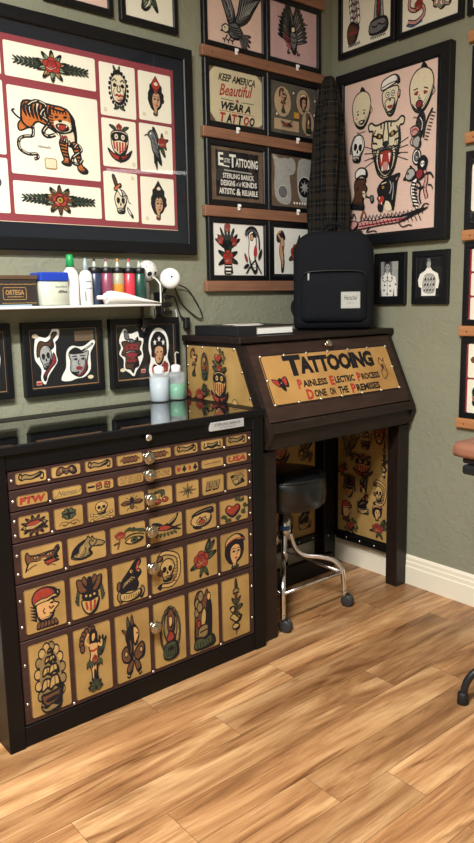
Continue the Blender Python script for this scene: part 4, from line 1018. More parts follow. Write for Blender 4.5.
def electric(a):
    a.rect('black', -.127, -.098, .122, .098, .001)
    a.text('E', -.112, .035, -.083, .088, 'white', .02); a.l('white', .005, [(-.112, .036), (-.05, .032)], sm=False); a.text('LECTRIC', -.08, .048, -.045, .066, 'white', .012)
    a.text('T', -.05, .03, -.012, .086, 'white', .03); a.text('ATTOOING', -.014, .034, .118, .072, 'white', .03)
    a.l('lightgrey', .006, [(-.08, .016), (.08, .013)], sm=False)
    a.text('STERLING BARICK', -.088, -.018, .094, .004, 'white', .02); a.text('DESIGNS', -.10, -.05, -.018, -.026, 'white', .025); a.text('of all', -.012, -.048, .018, -.030, 'white', .005, .3); a.text('KINDS', .024, -.05, .11, -.026, 'white', .025)
    a.text('ARTISTIC', -.11, -.086, -.02, -.060, 'white', .025); a.text('&', -.012, -.088, .014, -.058, 'white', .02); a.text('RELIABLE', .022, -.086, .116, -.062, 'white', .025)
f = Frame('black frame with black lettered sign reading electric tattooing', 'L', *C1, 1.806, 2.084, .026, GG)
f.sheet('print', -.779, -.474, 1.827, 2.064, 'board_brown', .008, electric); f.glass()
def stencils(a):
    a.f('lightgrey', '-.14 .115 -.125 .06 -.13 -.02 -.12 -.08 -.08 -.105 -.03 -.10 -.02 -.05 -.03 .02 -.02 .08 -.05 .105 -.10 .10'.replace(' .', ' 0.')); a.f('lightgrey', '.03 .10 .10 .11 .14 .09 .13 -.08 .05 -.09 .02 -.02')
    a.c('grey', -.075, -.05, .032, .03, .002, 'white'); a.c('lightgrey', -.02, .07, .03, .04); a.c('black', .07, -.02, .045, .05, .003, 'white'); star(a, .07, -.02, .035, 'lightgrey', 8, .4)
    for k in range(5): a.c('white', .0 + .018 * k, -.096, .006)
f = Frame('black frame with clear cut stencils beside the electric tattooing sign', 'L', *C2, 1.806, 2.084, .022, GG)
f.sheet('print', -.428, -.125, 1.824, 2.066, 'board_brown', .008, stencils); f.glass()
f = Frame('black frame with red flower vase and heron sheet', 'L', *C1, 1.482, 1.757, .024, GG)
f.sheet('mat_board', -.785, -.47, 1.50, 1.745, 'black_mat', .010)
f.sheet('print', -.773, -.480, 1.503, 1.740, 'white', .008, many(fit(flower_vase, .086, .112, -.070, 0), fit(heron_lady, .085, .112, .078, 0))); f.glass()
f = Frame('black frame with dancer and red rose sheet, half behind the backpack', 'L', *C2, 1.482, 1.757, .024, GG)
f.sheet('mat_board', -.43, -.11, 1.50, 1.745, 'black_mat', .010)
f.sheet('print', -.409, -.14, 1.514, 1.729, 'white', .008, many(fit(dancer, .07, .10, -.085, 0), fit(rose_big, .055, .085, .005, -.01), fit(dagger, .04, .09, .09, 0)))
f.glass()

# --- two frames over the shelf's foot and one at the edge
def sticker(fn, x, y, sx, sy, rim, P):
    def d(a):
        with a.at(x, y, 1, 0, sx / 100, sy / 100): a.f('white', P)
        with a.at(x, y, 1, 0, sx / 100, sy / 100): fn(a)
    return d
def tags(*pp):
    def d(a):
        for x, y, c in pp:
            if c == 'red': a.rect('pink', x - .011, y - .008, x + .011, y + .008, .002); a.rect('red', x - .009, y - .006, x + .009, y + .003, .001)
            elif c == 'box': a.rect('board_brown', x - .04, y - .018, x + .04, y + .018, 0, .001, 'gold'); scribble(a, x - .03, x + .03, y, .004, 'brown', .001, 12)
            else: a.c('cream', x, y, .013, .008, .001, 'rust')
    return d
SG = 'small frames hanging below the white shelf'
f = Frame('black frame with horned skull and warrior stickers below the white shelf', 'L', -1.690, -1.357, 1.050, 1.327, .026, SG, .030)
f.sheet('mat_edge', -1.664, -1.381, 1.078, 1.303, 'copper_edge', .009)
f.sheet('print', -1.660, -1.386, 1.083, 1.299, 'black_mat', .008, many(
    sticker(horned_skull, -.075, .005, .062, .09, 0, '-78 40 -60 86 0 80 30 98 50 118 90 112 84 78 60 60 64 46 62 10 70 -20 40 -50 6 -80 -20 -116 -46 -90 -40 -50 -76 -10'),
    sticker(warrior, .058, -.025, .07, .072, 0, '-74 60 -40 92 0 86 40 90 90 120 106 104 86 70 72 40 70 -40 30 -80 -20 -86 -60 -96 -110 -90 -104 -60 -80 -20'),
    tags((-.118, .085, 'o'), (-.112, -.092, 'red'), (.085, .078, 'box'), (.105, -.085, 'o')))); f.glass()
f = Frame('black frame with demon and star haired woman stickers behind the two bottles', 'L', -1.321, -.984, 1.046, 1.328, .026, SG, .030)
f.sheet('mat_edge', -1.294, -1.010, 1.076, 1.302, 'copper_edge', .009)
f.sheet('print', -1.290, -1.014, 1.082, 1.299, 'black_mat', .008, many(
    sticker(demon, -.072, .0, .066, .092, 0, '-56 104 -30 100 -16 84 10 84 50 92 60 66 90 56 78 14 84 -20 58 -60 30 -84 10 -108 -24 -90 -60 -70 -60 -30 -90 -4 -74 24 -86 56'),
    sticker(star_lady, .062, -.012, .064, .098, 0, '-80 20 -70 70 -30 104 20 108 66 80 80 30 66 -20 84 -60 60 -96 0 -104 -60 -104 -84 -70 -66 -20'),
    tags((-.01, .095, 'o'), (-.118, -.07, 'o'), (-.02, -.08, 'red')))); f.glass()
f = Frame('black frame at the left edge of the photo below the white shelf', 'L', -2.07, -1.736, 1.053, 1.328, .026, SG, .030)
f.sheet('mat_edge', -2.044, -1.760, 1.078, 1.303, 'copper_edge', .009)
f.sheet('print', -2.040, -1.764, 1.083, 1.299, 'black_mat', .008, sticker(skull_small, .085, .0, .04, .05, 0, '-90 40 -60 100 60 100 96 20 60 -90 0 -120 -60 -90')); f.glass()

# --- right wall
RG = 'framed tattoo sheets high on the right wall'
f = Frame('black frame with sailing ship and spire sheet above the pink print', 'R', .056, .394, 2.526, 2.95, .026, RG)
f.sheet('print', .083, .366, 2.549, 2.93, 'flash_paper', .008, many(fit(long_eagle_ship, .062, .17, -.07, 0.0), fit(lighthouse, .066, .17, .075, 0.0)), .012); f.glass()
f = Frame('black frame with snake and octopus sheet, right of the ship sheet', 'R', .408, .740, 2.524, 2.95, .024, RG)
f.sheet('print', .433, .715, 2.543, 2.93, 'flash_paper', .008, many(fit(snake_coil, .07, .09, -.07, -.09), fit(octopus, .07, .08, .07, -.09), fit(rose_big, .06, .08, 0, .1))); f.glass()
f = Frame('black frame cut by the top right corner of the photo', 'R', .761, 1.09, 2.522, 2.95, .024, RG)
f.sheet('print', .786, 1.066, 2.546, 2.93, 'flash_paper', .008, fit(rose_big, .1, .12)); f.glass()
f = Frame('large black frame with heads, tiger and dragon on pink paper', 'R', .058, .702, 1.640, 2.447, .050, depth=.04)
f.sheet('mat_board', .10, .66, 1.68, 2.41, 'black_mat', .012)
# centre of the print: u .3735, z 2.044
def PP(fn, u, z, sx, sy, rot=0): return fit(fn, sx, sy, u - .3735, z - 2.044, rot)
pink_print = many(
    PP(baby, .215, 2.262, .088, .095), PP(sailor_face, .385, 2.292, .085, .095), PP(lambda a: baby(a, 1), .552, 2.278, .098, .105, -4),
    PP(lambda a: tigerhead(a, col='cream'), .365, 2.070, .115, .135),
    PP(skull_small, .198, 2.095, .055, .07), PP(moto_cat, .555, 2.08, .075, .11), PP(sailor_pipe, .222, 1.905, .095, .105),
    PP(panther_head, .375, 1.856, .095, .095), PP(monkey_fight, .553, 1.89, .085, .11), PP(dragon, .378, 1.755, .235, .16))
f.sheet('print', .112, .635, 1.695, 2.393, 'pink_paper', .010, pink_print); f.glass()
def photo(back):
    def d(a):
        with a.at(0, 0, 1, 0, .0006, .00084): man_photo(a, back)
    return d
PG = 'small framed photographs beside the backpack'
f = Frame('small black frame with photo of bare chested tattooed man, beside the backpack', 'R', .294, .477, 1.359, 1.600, .040, PG, .02)
f.sheet('print', .312, .434, 1.398, 1.566, 'grey', .006, photo(False)); f.glass()
f = Frame('small black frame with photo of a tattooed back seen from behind', 'R', .514, .708, 1.360, 1.598, .030, PG, .02)
f.sheet('mat_board', .54, .68, 1.385, 1.575, 'black_mat', .008)
f.sheet('print', .547, .663, 1.397, 1.566, 'grey', .006, photo(True)); f.glass()
# ledges and frames running out of the photo on the right
RL = 'pine ledges at the right edge of the photo'
for z0, lab in ((.817, 'pine ledge at the right edge, lowest, just above the tan armrest pad'), (1.222, 'pine ledge at the right edge, between the two red edged frames'), (1.626, 'pine ledge at the right edge, level with the tattooed man photograph frames'),
                (2.022, 'pine ledge at the right edge, level with the pink print'), (2.416, 'pine ledge at the right edge, highest, below the top corner frame')):
    ledge(lab, 'R', .773, 1.50, z0, z0 + .044, 'ledge_pine', [], RL, [.815])
RF = 'frames on the pine ledges at the right edge'
f = Frame('black frame at the right edge standing on the level of the pink print top', 'R', .792, 1.16, 2.067, 2.40, .028, RF)
f.sheet('print', .83, 1.13, 2.10, 2.37, 'flash_paper', .008, fit(eagle, .12)); f.glass()
f = Frame('black frame at the right edge with white sheet and no red border', 'R', .779, 1.15, 1.671, 1.99, .026, RF)
f.sheet('mat_board', .80, 1.12, 1.69, 1.97, 'black_mat', .010); f.sheet('print', .808, 1.11, 1.745, 1.937, 'flash_paper', .008, fit(rose_big, .09), .012); f.glass()
for z0, z1, lab in ((1.267, 1.618, 'red bordered frame of white cards at the right edge, upper of the two'), (.862, 1.217, 'red bordered frame of white cards at the right edge, lower one above armrest')):
    f = Frame(lab, 'R', .785, 1.16, z0, z1, .026, RF)
    f.sheet('backing_board', .811, 1.134, z0 + .02, z1 - .02, 'crimson', .010)
    n = 3 if z0 > 1.2 else 2; h = (z1 - z0 - .046) / n
    for k in range(n):
        for u in (.821, .922, 1.023):
            f.sheet('flash_card', u, u + .094, z0 + .026 + h * k, z0 + .018 + h * (k + 1), 'flash_paper', .008, fit([panther_flash, clover, swallow, panther_head, bug, horse][(k + (n == 2) * 3 + (u > .9) + (u > 1)) % 6], .04, h * .38), .006)
    f.glass()

# ================================================================ tool chest
RX = lambda x, y, z: Matrix.Translation((x, y, z)) @ Matrix.Rotation(pi / 2, 4, 'X')   # lathe axis out of a front face
def knob(b, M, s=1):
    b.lathe([(.013 * s, 0), (.013 * s, .004 * s), (.008 * s, .007 * s), (.008 * s, .014 * s)], 'nickel', 20, M)
    n = 24; vs = []; fs = []
    prof = [(.010, .013), (.0185, .016), (.0205, .020), (.019, .026), (.015, .029), (.013, .0285), (.009, .031), (.006, .0335), (.001, .0345)]
    for i, (r, z) in enumerate(prof):
        for k in range(n):
            rr = r * s * (1 + (.07 * (1 if k % 2 else -1) if 0 < i < 5 else 0)); t = 2 * pi * k / n
            vs.append(M @ Vector((rr * cos(t), rr * sin(t), z * s)))
    for i in range(len(prof) - 1):
        for k in range(n): a_, c_ = i * n + k, i * n + (k + 1) % n; fs.append((a_, c_, c_ + n, a_ + n))
    b.add(vs, fs, 'nickel', True)
def stud(b, M, r=.0055, m='stud_metal'): b.lathe([(r, 0), (r * .95, r * .25), (r * .65, r * .6), (r * .1, r * .75)], m, 12, M)

CX, CY = -1.499, -.275
chest = thing('tool_chest', 'black tool chest of six drawers covered in tattoo flash panels', 'drawer chest', (CX, CY, 0))
def cl(x, y, z): return (x - CX, y - CY, z)
def cbox(b, x0, x1, y0, y1, z0, z1, m, bev=0): b.box(x0 - CX, x1 - CX, y0 - CY, y1 - CY, z0, z1, m, bev)
b = B()
cbox(b, -2.043, -1.990, -.540, -.015, 0, .965, 'black_lacquer', .003); cbox(b, -1.018, -.962, -.540, -.015, 0, .965, 'black_lacquer', .003)
cbox(b, -1.990, -1.014, -.535, -.03, 0.0, .070, 'black_lacquer', .002); cbox(b, -1.990, -1.014, -.537, -.03, .905, .965, 'black_lacquer', .002)
cbox(b, -1.990, -1.014, -.03, -.015, .07, .905, 'black_lacquer'); b.build('body', chest)
b = B()
cbox(b, -2.05, -.958, -.10, -.010, .955, .981, 'black_wood', .002); cbox(b, -2.05, -.958, -.548, -.530, .955, .981, 'black_wood', .002)
cbox(b, -2.05, -1.995, -.530, -.10, .955, .981, 'black_wood', .002); cbox(b, -1.018, -.958, -.530, -.10, .955, .981, 'black_wood', .002); b.build('top_rim', chest)
b = B(); cbox(b, -1.995, -1.018, -.530, -.10, .962, .9795, 'black_glass'); b.build('glass_top', chest)
b = B(); b.lathe([(.013, 0), (.013, .003), (.009, .006), (.004, .006), (.003, .004)], 'chrome', 20, RX(*cl(-1.493, -.548, .942))); b.build('lock', chest)
b = B(); cbox(b, -1.228, -1.070, -.550, -.537, .927, .959, 'plaque_metal', .001)
a = Ink(b, lambda x, z, h: cl(x - 1.149, -.5502 - h, z + .943)); a.text('STERLING BARICK', -.062, .0, .062, .010, 'black', .0); a.text('TATTOO ARTIST', -.04, -.010, .04, -.004, 'grey', 0); b.build('name_plate', chest)

def word(t, col, sh=.1, o=.03): return lambda a: a.text(t, -80, -55, 80, 55, col, o, sh)
def script(t): return lambda a: (a.text(t, -66, -34, 60, 40, 'darkgreen', .0, .5), a.l('darkgreen', 5, '-70 -30 -84 -50 -40 -46 60 -36 88 30'))
def scr(n, c='black'): return lambda a: (scribble(a, -70, 70, 0, 26, c, 7, n), a.l(c, 4, '-60 -40 0 -30 66 -34'))
R1 = [lambda a, k=k: scroll(a, k) for k in (0, 1, 0, 2, 2, 0, 3, 0)]
R2 = [word('FTW', 'crimson', .1, .07), script('Names'), lambda a: dice(a), word('OUT OF LUCK', 'rust', .2, 0), word('A-NO-ONE', 'rust', .2, 0), suits, scr(7, 'brown'), word('USA', 'crimson', .1, .05)]
R3 = [burst_banner, clover, crossbones, bug, cherries, nautical, tiles, bull]
R4 = [devil_mask, horse, rose_eye, swallow, bulldog, heart_ivy]
R5 = [redcap, moth_shield, wolf, skull_snake, rose_big, lady_hat]
R6 = [ship, pinup, moth_lady, wreath_lady, couple, dagger]
rows = [(.845, .902, .857, .893, R1, .874), (.777, .841, .789, .822, R2, .813), (.677, .773, .689, .757, R3, .728), (.545, .673, .560, .652, R4, .612), (.358, .541, .373, .520, R5, .478), (.074, .354, .088, .335, R6, .259)]
heights = ['shallow top drawer', 'second drawer', 'third drawer', 'fourth drawer', 'fifth drawer', 'deep bottom drawer']
stud_proto = None
for ri, (z0, z1, p0, p1, arts, kz) in enumerate(rows):
    b = B(); cbox(b, -1.984, -1.020, -.533, -.08, z0, z1, 'drawer_wood', .0015); dr = b.build('drawer', chest)
    n = len(arts); pitch = (1.962 - 1.044 + (.0155 if n == 8 else .017)) / n; pw = pitch - (.0165 if n == 8 else .018)
    for k, fn in enumerate(arts):
        x0 = -1.962 + pitch * k; x1 = x0 + pw; b = B(); cx, cz = (x0 + x1) / 2, (p0 + p1) / 2
        P = rrect(x0, p0, x1, p1, .008); N = len(P)
        b.add([cl(p.x, -.5352, p.y) for p in P] + [cl(p.x, -.5332, p.y) for p in P], [tuple(range(N))] + [((i + 1) % N, i, i + N, (i + 1) % N + N) for i in range(N)], 'kraft_print')
        a = Ink(b, lambda x, z, h, cx=cx, cz=cz: cl(cx + x, -.5352 - h, cz + z), pal=KRAFT); hx, hz = pw * .50, (p1 - p0) * .47
        a.rect(None, -pw / 2 + .001, -(p1 - p0) / 2 + .001, pw / 2 - .001, (p1 - p0) / 2 - .001, .007, .0016, 'brown')
        if arts is R1: hx, hz = pw * .50, (p1 - p0) * 2.0
        elif fn in (suits, R2[2]): hx, hz = pw * .50, pw * .62
        elif arts is R2: hx, hz = pw * .54, (p1 - p0) * .62
        elif n == 6 and fn not in R6: hx, hz = pw * .50, (p1 - p0) * .50
        elif fn in R3: hx, hz = pw * .50, (p1 - p0) * .54
        fit(fn, hx, hz)(a); b.build('painted_panel', dr, fix=False)
    spots = [(-1.974, z0 + (z1 - z0) * .5)] if ri < 2 else [(-1.974, z0 + (z1 - z0) * .25), (-1.974, z0 + (z1 - z0) * .72)]
    spots += [(-1.031, z) for _, z in spots]
    gaps = (1, 7) if n == 8 else ((1, 3, 5) if ri < 5 else (1, 3, 5))
    spots += [(-1.962 + pitch * g - (pitch - pw) / 2, z0 + .010) for g in gaps] + ([(-1.498, z0 + .012)] if ri in (2, 3) else [])
    for x, z in spots:
        if stud_proto is None:
            b = B(); stud(b, Matrix.Rotation(pi / 2, 4, 'X')); stud_proto = s_ = b.build('stud', dr)
        else:
            s_ = stud_proto.copy(); COL.objects.link(s_); s_.parent = dr
        s_.location = cl(x, -.533, z)
    b = B(); knob(b, RX(*cl(-1.499, -.533, kz)), 1.12); b.build('knob', dr)

# ================================================================ writing desk
DX, DY = -.485, -.27
desk = thing('writing_desk', 'dark wood slant front desk with yellow tattooing sign in the corner', 'desk', (DX, DY, 0))
def dl(x, y, z): return (x - DX, y - DY, z)
def dbox(b, x0, x1, y0, y1, z0, z1, m, bev=0): b.box(x0 - DX, x1 - DX, y0 - DY, y1 - DY, z0, z1, m, bev)
b = B(); dbox(b, -.968, -.008, -.412, -.016, 1.224, 1.250, 'dark_wood', .004); b.build('top', desk)
side = [(-.022, 1.224), (-.396, 1.224), (-.546, .905), (-.556, .875), (-.532, .815), (-.022, .803)]
for x in (-.950, -.042):
    b = B(); b.prism([dl(x, y, z) for y, z in side], (.024, 0, 0), 'dark_wood'); b.build('side_panel', desk)
SD = Vector((0, .150, .319)).normalized(); SN = Vector((0, -SD.z, SD.y)); S0 = Vector((0, -.546, .905))
def sl(x, s_, h=0): p = S0 + SD * s_ + SN * h; return (x - DX, p.y - DY, p.z)
b = B(); q = []
for h in (.0, -.02):
    q += [sl(-.926, .016, h), sl(-.042, .016, h), sl(-.042, .345, h), sl(-.926, .345, h)]
b.add(q, [(0, 1, 2, 3), (7, 6, 5, 4), (0, 4, 5, 1), (1, 5, 6, 2), (2, 6, 7, 3), (3, 7, 4, 0)], 'dark_wood_red'); lid = b.build('slant_front', desk)
b = B(); b.prism([dl(-.926, y, z) for y, z in ((-.541, .914), (-.547, .905), (-.556, .877), (-.540, .870), (-.540, .812), (-.515, .812), (-.515, .914))], (.884, 0, 0), 'dark_wood'); b.build('apron', desk)
for x0, x1, y0, y1 in ((-.950, -.874, -.515, -.448), (-.089, -.015, -.515, -.448), (-.950, -.87, -.095, -.022), (-.150, -.066, -.095, -.022)):
    b = B(); dbox(b, x0, x1, y0, y1, 0, .80, 'dark_wood' if y0 < -.4 else 'black_wood', .003); b.build('leg', desk)
b = B(); dbox(b, -.926, -.042, -.515, -.03, .803, .815, 'dark_wood'); b.build('bottom_board', desk)
# sign on the slant front
b = B(); P = rrect(-.880, .078, -.085, .294, .004); N = len(P)
b.add([sl(p.x, p.y, .0035) for p in P] + [sl(p.x, p.y, .0) for p in P], [tuple(range(N))] + [((i + 1) % N, i, i + N, (i + 1) % N + N) for i in range(N)], 'sign_print')
a = Ink(b, lambda x, s_, h: sl(x - .4825, s_ + .186, .0035 + h))
a.rect(None, -.3955, -.106, .3955, .106, .003, .005, 'black')
a.text('T', -.280, .008, -.178, .100, 'black', .055); a.text('ATTOOING', -.196, .012, .275, .090, 'black', .06, 0, 0, .95)
def line(items, y, h):
    for txt, x0, x1, big in items:
        if big:
            a.text(txt, x0, y - .006, x1, y + h + .006, 'red', .045)
        else: a.text(txt, x0, y, x1, y + h, 'black', .045)
line([('P', -.238, -.212, 1), ('AINLESS', -.208, -.062, 0), ('E', -.045, -.018, 1), ('LECTRIC', -.014, .112, 0), ('P', .130, .156, 1), ('ROCESS', .160, .282, 0)], -.045, .031)
line([('D', -.205, -.165, 1), ('ONE', -.160, -.088, 0), ('ON', -.066, -.032, 0), ('THE', -.012, .050, 0), ('P', .070, .100, 1), ('REMISES', .104, .262, 0)], -.094, .033)
with a.at(-.325, -.015, 1, 20, .0004, .00055): moth_lady_like = moth_shield; a.o('red', '-100 60 -10 20 0 0 -20 -20 -60 -10', 8); a.o('red', '100 20 20 20 0 0 20 -30 70 -50', 8); a.o('black', '-20 30 20 30 30 -30 0 -70 -30 -30', 6); a.l('gold', 8, '-10 0 10 0')
with a.at(.325, -.005, 1, 0, .00035, .0006): a.l('brown', 10, '-60 60 -20 90 30 60 60 90 40 20 70 -20 20 -60 -40 -80 -60 -20 -20 0 -60 60'); a.c('brown', 0, 20, 24); a.l('brown', 8, '-30 -20 0 30 30 -30 60 30')
sign = b.build('sign_board', lid, fix=False)
Mx = Matrix((Vector((1, 0, 0)), SN.cross(Vector((1, 0, 0))), SN)).transposed().to_4x4()
def copies(proto, locs, parent, name='stud'):
    for p in locs:
        c = proto.copy(); COL.objects.link(c); c.parent = parent; c.location = p
pts = [(-.874 + .1305 * k, .289) for k in range(7)] + [(-.874 + .1305 * k, .083) for k in range(7)] + [(-.876, .186), (-.089, .186)]
b = B(); stud(b, Mx, .007); sp = b.build('stud', lid, loc=sl(*pts[0], .003)); copies(sp, [sl(x, s_, .003) for x, s_ in pts[1:]], lid)
b = B(); Mk = Mx.copy(); Mk.translation = Vector(sl(-.473, .322, 0)); knob(b, Mk, .85); b.build('knob', lid)
# flash sheet on the left outside
b = B(); P = [(-.033, 1.208), (-.366, 1.208), (-.508, .900), (-.50, .86), (-.033, .86)]
b.add([dl(-.9525, y, z) for y, z in P] + [dl(-.9500, y, z) for y, z in P], [tuple(range(5)), tuple(range(5, 10))[::-1]] + [(i, (i + 1) % 5, (i + 1) % 5 + 5, i + 5) for i in range(5)], 'kraft_print')
a = Ink(b, lambda x, z, h: dl(-.9525 - h, -x, z), pal=KRAFT)
def PS(fn, u, z, sx, sy, rot=0): fit(fn, sx, sy, u, z, rot)(a)
a.l('black', .006, [(p[0] * -1, p[1]) for p in P], True, False)
PS(pinup, .085, 1.13, .035, .06); PS(wreath_lady, .165, 1.125, .04, .065); PS(heart_ivy, .265, 1.16, .045, .035); PS(shield_anchor, .27, 1.05, .065, .085); PS(rose, .055, 1.00, .03, .035); PS(rose_big, .14, 1.0, .055, .05); PS(skull, .37, .97, .04, .05); PS(swallow, .22, .93, .05, .04); PS(dagger, .11, .92, .04, .05); PS(bug, .20, 1.02, .018, .02)
sh = b.build('flash_sheet', desk, fix=False)
b = B(); My = Matrix.Rotation(-pi / 2, 4, 'Y'); stud(b, My, .006); pts = [(-.04, 1.20), (-.145, 1.20), (-.25, 1.20), (-.355, 1.20), (-.405, 1.11), (-.452, 1.01), (-.04, 1.12), (-.04, 1.04)]
sp = b.build('stud', desk, loc=dl(-.9525, *pts[0])); copies(sp, [dl(-.9525, y, z) for y, z in pts[1:]], desk)
# kneehole linings
b = B(); dbox(b, -.045, -.036, -.46, -.022, .15, .79, 'black_wood')
P = rrect(.095, .188, .452, .785, .01); N = len(P); b.add([dl(-.0465, -p.x, p.y) for p in P], [tuple(range(N))], 'kraft_print')
a = Ink(b, lambda x, z, h: dl(-.0465 - h, -x, z), pal=KRAFT)
for fn, u, z, sx, sy in ((rose_big, .37, .25, .07, .055), (lady_hat, .36, .335, .045, .045), (skull_snake, .37, .43, .055, .07), (dagger, .40, .60, .04, .10), (wolf, .27, .36, .05, .055), (redcap, .16, .30, .05, .06), (moth_shield, .18, .44, .055, .065), (shield_anchor, .27, .56, .075, .06), (eagle, .17, .63, .06, .07), (ship, .29, .71, .05, .06), (heart_ivy, .20, .23, .05, .04), (panther_head, .28, .46, .04, .05), (rose_big, .14, .52, .04, .04), (tigerhead, .38, .73, .045, .045)): PS(fn, u, z, sx, sy)
b.build('right_lining', desk, fix=False)
b = B(); dbox(b, -.86, -.15, -.040, -.030, .15, .79, 'black_wood')
P = rrect(-.85, .175, -.165, .785, .01); N = len(P); b.add([dl(p.x, -.0415, p.y) for p in P], [tuple(range(N))], 'kraft_print')
a = Ink(b, lambda x, z, h: dl(x, -.0415 - h, z), pal=KRAFT)
for fn, x, z, sx, sy in ((wolf, -.24, .28, .06, .07), (ship, -.36, .28, .05, .07), (rose_big, -.50, .27, .06, .06), (skull_snake, -.25, .44, .055, .06), (pinup, -.36, .46, .04, .08), (moth_shield, -.50, .46, .06, .07), (eagle, -.25, .64, .07, .09), (shield_anchor, -.42, .66, .07, .08), (dagger, -.60, .5, .05, .11), (tigerhead, -.72, .6, .07, .07)): PS(fn, x, z, sx, sy)
b.build('back_lining', desk, fix=False)
for x0, x1, y0, y1 in ((-.064, -.046, -.46, -.095), (-.868, -.150, -.060, -.040)):
    b = B(); dbox(b, x0, x1, y0, y1, .145, .180, 'black_wood', .002); b.build('rail', desk)
sp = stud_proto.copy(); COL.objects.link(sp); sp.parent = desk; sp.location = dl(-.20, -.060, .162)
copies(sp, [dl(x, -.060, .162) for x in (-.30, -.42, -.54)], desk)
b = B(); stud(b, My, .0055); sp = b.build('stud', desk, loc=dl(-.064, -.44, .162)); copies(sp, [dl(-.064, y, .162) for y in (-.355, -.26, -.17)], desk)
b = B(); stud(b, RX(0, 0, 0), .0055); b.build('stud', desk, loc=dl(-.12, -.095, .165))
b = B(); dbox(b, -.862, -.150, -.16, -.13, 0, .098, 'black_wood', .003); b.build('foot_board', desk)

# ================================================================ stool
stool = thing('rolling_stool', 'black vinyl rolling stool with chrome legs under the desk', 'stool', (-.632, -.300, 0))
b = B(); b.lathe([(.14, .488), (.172, .490), (.186, .503), (.190, .535), (.190, .588), (.186, .618), (.172, .633), (.13, .640), (.06, .644), (.002, .645)], 'black_vinyl', 48); st = b.build('seat', stool)
b = B(); b.tube([(.1885 * cos(t / 24 * 2 * pi), .1885 * sin(t / 24 * 2 * pi), .622) for t in range(24)], .003, 'black_vinyl', 8, True, True); b.build('piping', st)
b = B(); b.lathe([(.09, .476), (.09, .488), (.03, .488)], 'black_cap', 24); b.lathe([(.031, .325), (.031, .415), (.026, .417), (.026, .476)], 'chrome', 28); col_ = b.build('column', stool)
b = B(); b.add([(.0316 * cos(radians(t)), .0316 * sin(radians(t)), z) for t in range(190, 281, 15) for z in (.366, .388)], [(2 * i, 2 * i + 2, 2 * i + 3, 2 * i + 1) for i in range(6)], 'blue_sticker'); b.build('sticker', col_)
legp = [(.028, .345), (.04, .30), (.06, .262), (.10, .243), (.17, .236), (.225, .220), (.258, .185), (.268, .14), (.272, .075)]
for k in range(4):
    t = radians(-45 + 90 * k)
    b = B(); b.tube([(r * cos(t), r * sin(t), z) for r, z in legp], .0115, 'chrome', 12); lg = b.build('leg', stool)
    b = B(); cx, cy = .276 * cos(t), .276 * sin(t)
    b.lathe([(.011, .05), (.011, .082)], 'chrome', 14, Matrix.Translation((.272 * cos(t), .272 * sin(t), 0)))
    Mc = Matrix.Translation((cx + .012, cy - .004, .0275)) @ Matrix.Rotation(radians(25), 4, 'Z') @ Matrix.Rotation(pi / 2, 4, 'Y')
    for s_ in (-1, 1): b.lathe([(.012, s_ * .004), (.025, s_ * .004), (.0275, s_ * .008), (.0275, s_ * .015), (.022, s_ * .018), (.006, s_ * .019)], 'caster_grey', 24, Mc)
    b.lathe([(.009, -.012), (.009, .012)], 'chrome', 12, Mc)
    b.box(cx - .006, cx + .020, cy - .012, cy + .008, .045, .060, 'black_rubber', .003); b.build('caster', lg)
fr = [(.262 * cos(radians(-45 + 90 * k)), .262 * sin(radians(-45 + 90 * k)), .165) for k in range(4)]
for k in range(4):
    p, q = Vector(fr[k]), Vector(fr[(k + 1) % 4]); b = B(); b.tube([p, q], .0075, 'chrome', 10, False); b.build('foot_bar', stool)

# ================================================================ things on the desk top
def puff(b, P, layers, m, M):
    """P outline (x,z); layers: (y, scale) stacked"""
    c = sum(P, Vector((0, 0))) / len(P); N = len(P); vs = []; fs = []
    for y, ins in layers:
        for p in P:
            d = (c - p); q = p + d.normalized() * ins
            vs.append(M @ Vector((q.x, y, q.y)))
    for i in range(len(layers) - 1):
        for k in range(N): a_, c_ = i * N + k, i * N + (k + 1) % N; fs.append((a_, c_, c_ + N, a_ + N))
    fs.append(tuple(range(N))[::-1]); n = (len(layers) - 1) * N; fs.append(tuple(range(n, n + N)))
    b.add(vs, fs, m, True)
def rr2(w, h, rb, rt_, n=8):
    P = []
    for cx, cz, r, a0 in ((w / 2 - rb, rb, rb, -90), (w / 2 - rt_, h - rt_, rt_, 0), (-w / 2 + rt_, h - rt_, rt_, 90), (-w / 2 + rb, rb, rb, 180)):
        for k in range(n + 1): a_ = radians(a0 + 90 * k / n); P.append(Vector((cx + r * cos(a_), cz + r * sin(a_))))
    return P
pack = thing('backpack', 'black backpack with white cloth label standing on the desk', 'backpack', (-.258, -.250, 1.2502), radians(-45.5))
I4 = Matrix()
b = B(); puff(b, rr2(.368, .448, .03, .10), [(.075, .03), (.065, .006), (.0, 0), (-.055, .004), (-.078, .018), (-.086, .05), (-.088, .09)], 'black_nylon', I4); b.build('body', pack)
b = B(); puff(b, rr2(.305, .225, .03, .045), [(-.06, .0), (-.088, .002), (-.103, .014), (-.110, .04), (-.112, .08)], 'black_nylon', Matrix.Translation((0, 0, .035))); pk = b.build('front_pocket', pack)
b = B(); b.tube([(-.145, -.085, .235), (-.12, -.093, .262), (0, -.098, .268), (.12, -.093, .262), (.145, -.085, .235)], .0035, 'black_zip', 8); b.build('zip', pk)
b = B(); b.box(-.118, -.110, -.108, -.1, .222, .258, 'plaque_metal', .002); b.build('zip_pull', pk)
b = B(); b.box(.032, .118, -.1165, -.110, .098, .172, 'label_cloth', .001)
a = Ink(b, lambda x, z, h: (x + .075, -.1166 - h, z + .135)); a.text('Herschel', -.030, .000, .030, .022, 'black', .0, .35); a.text('SUPPLY CO', -.016, -.016, .016, -.010, 'grey', 0); a.rect(None, -.040, -.034, .040, .034, .001, .001, 'lightgrey')
b.build('label', pk)
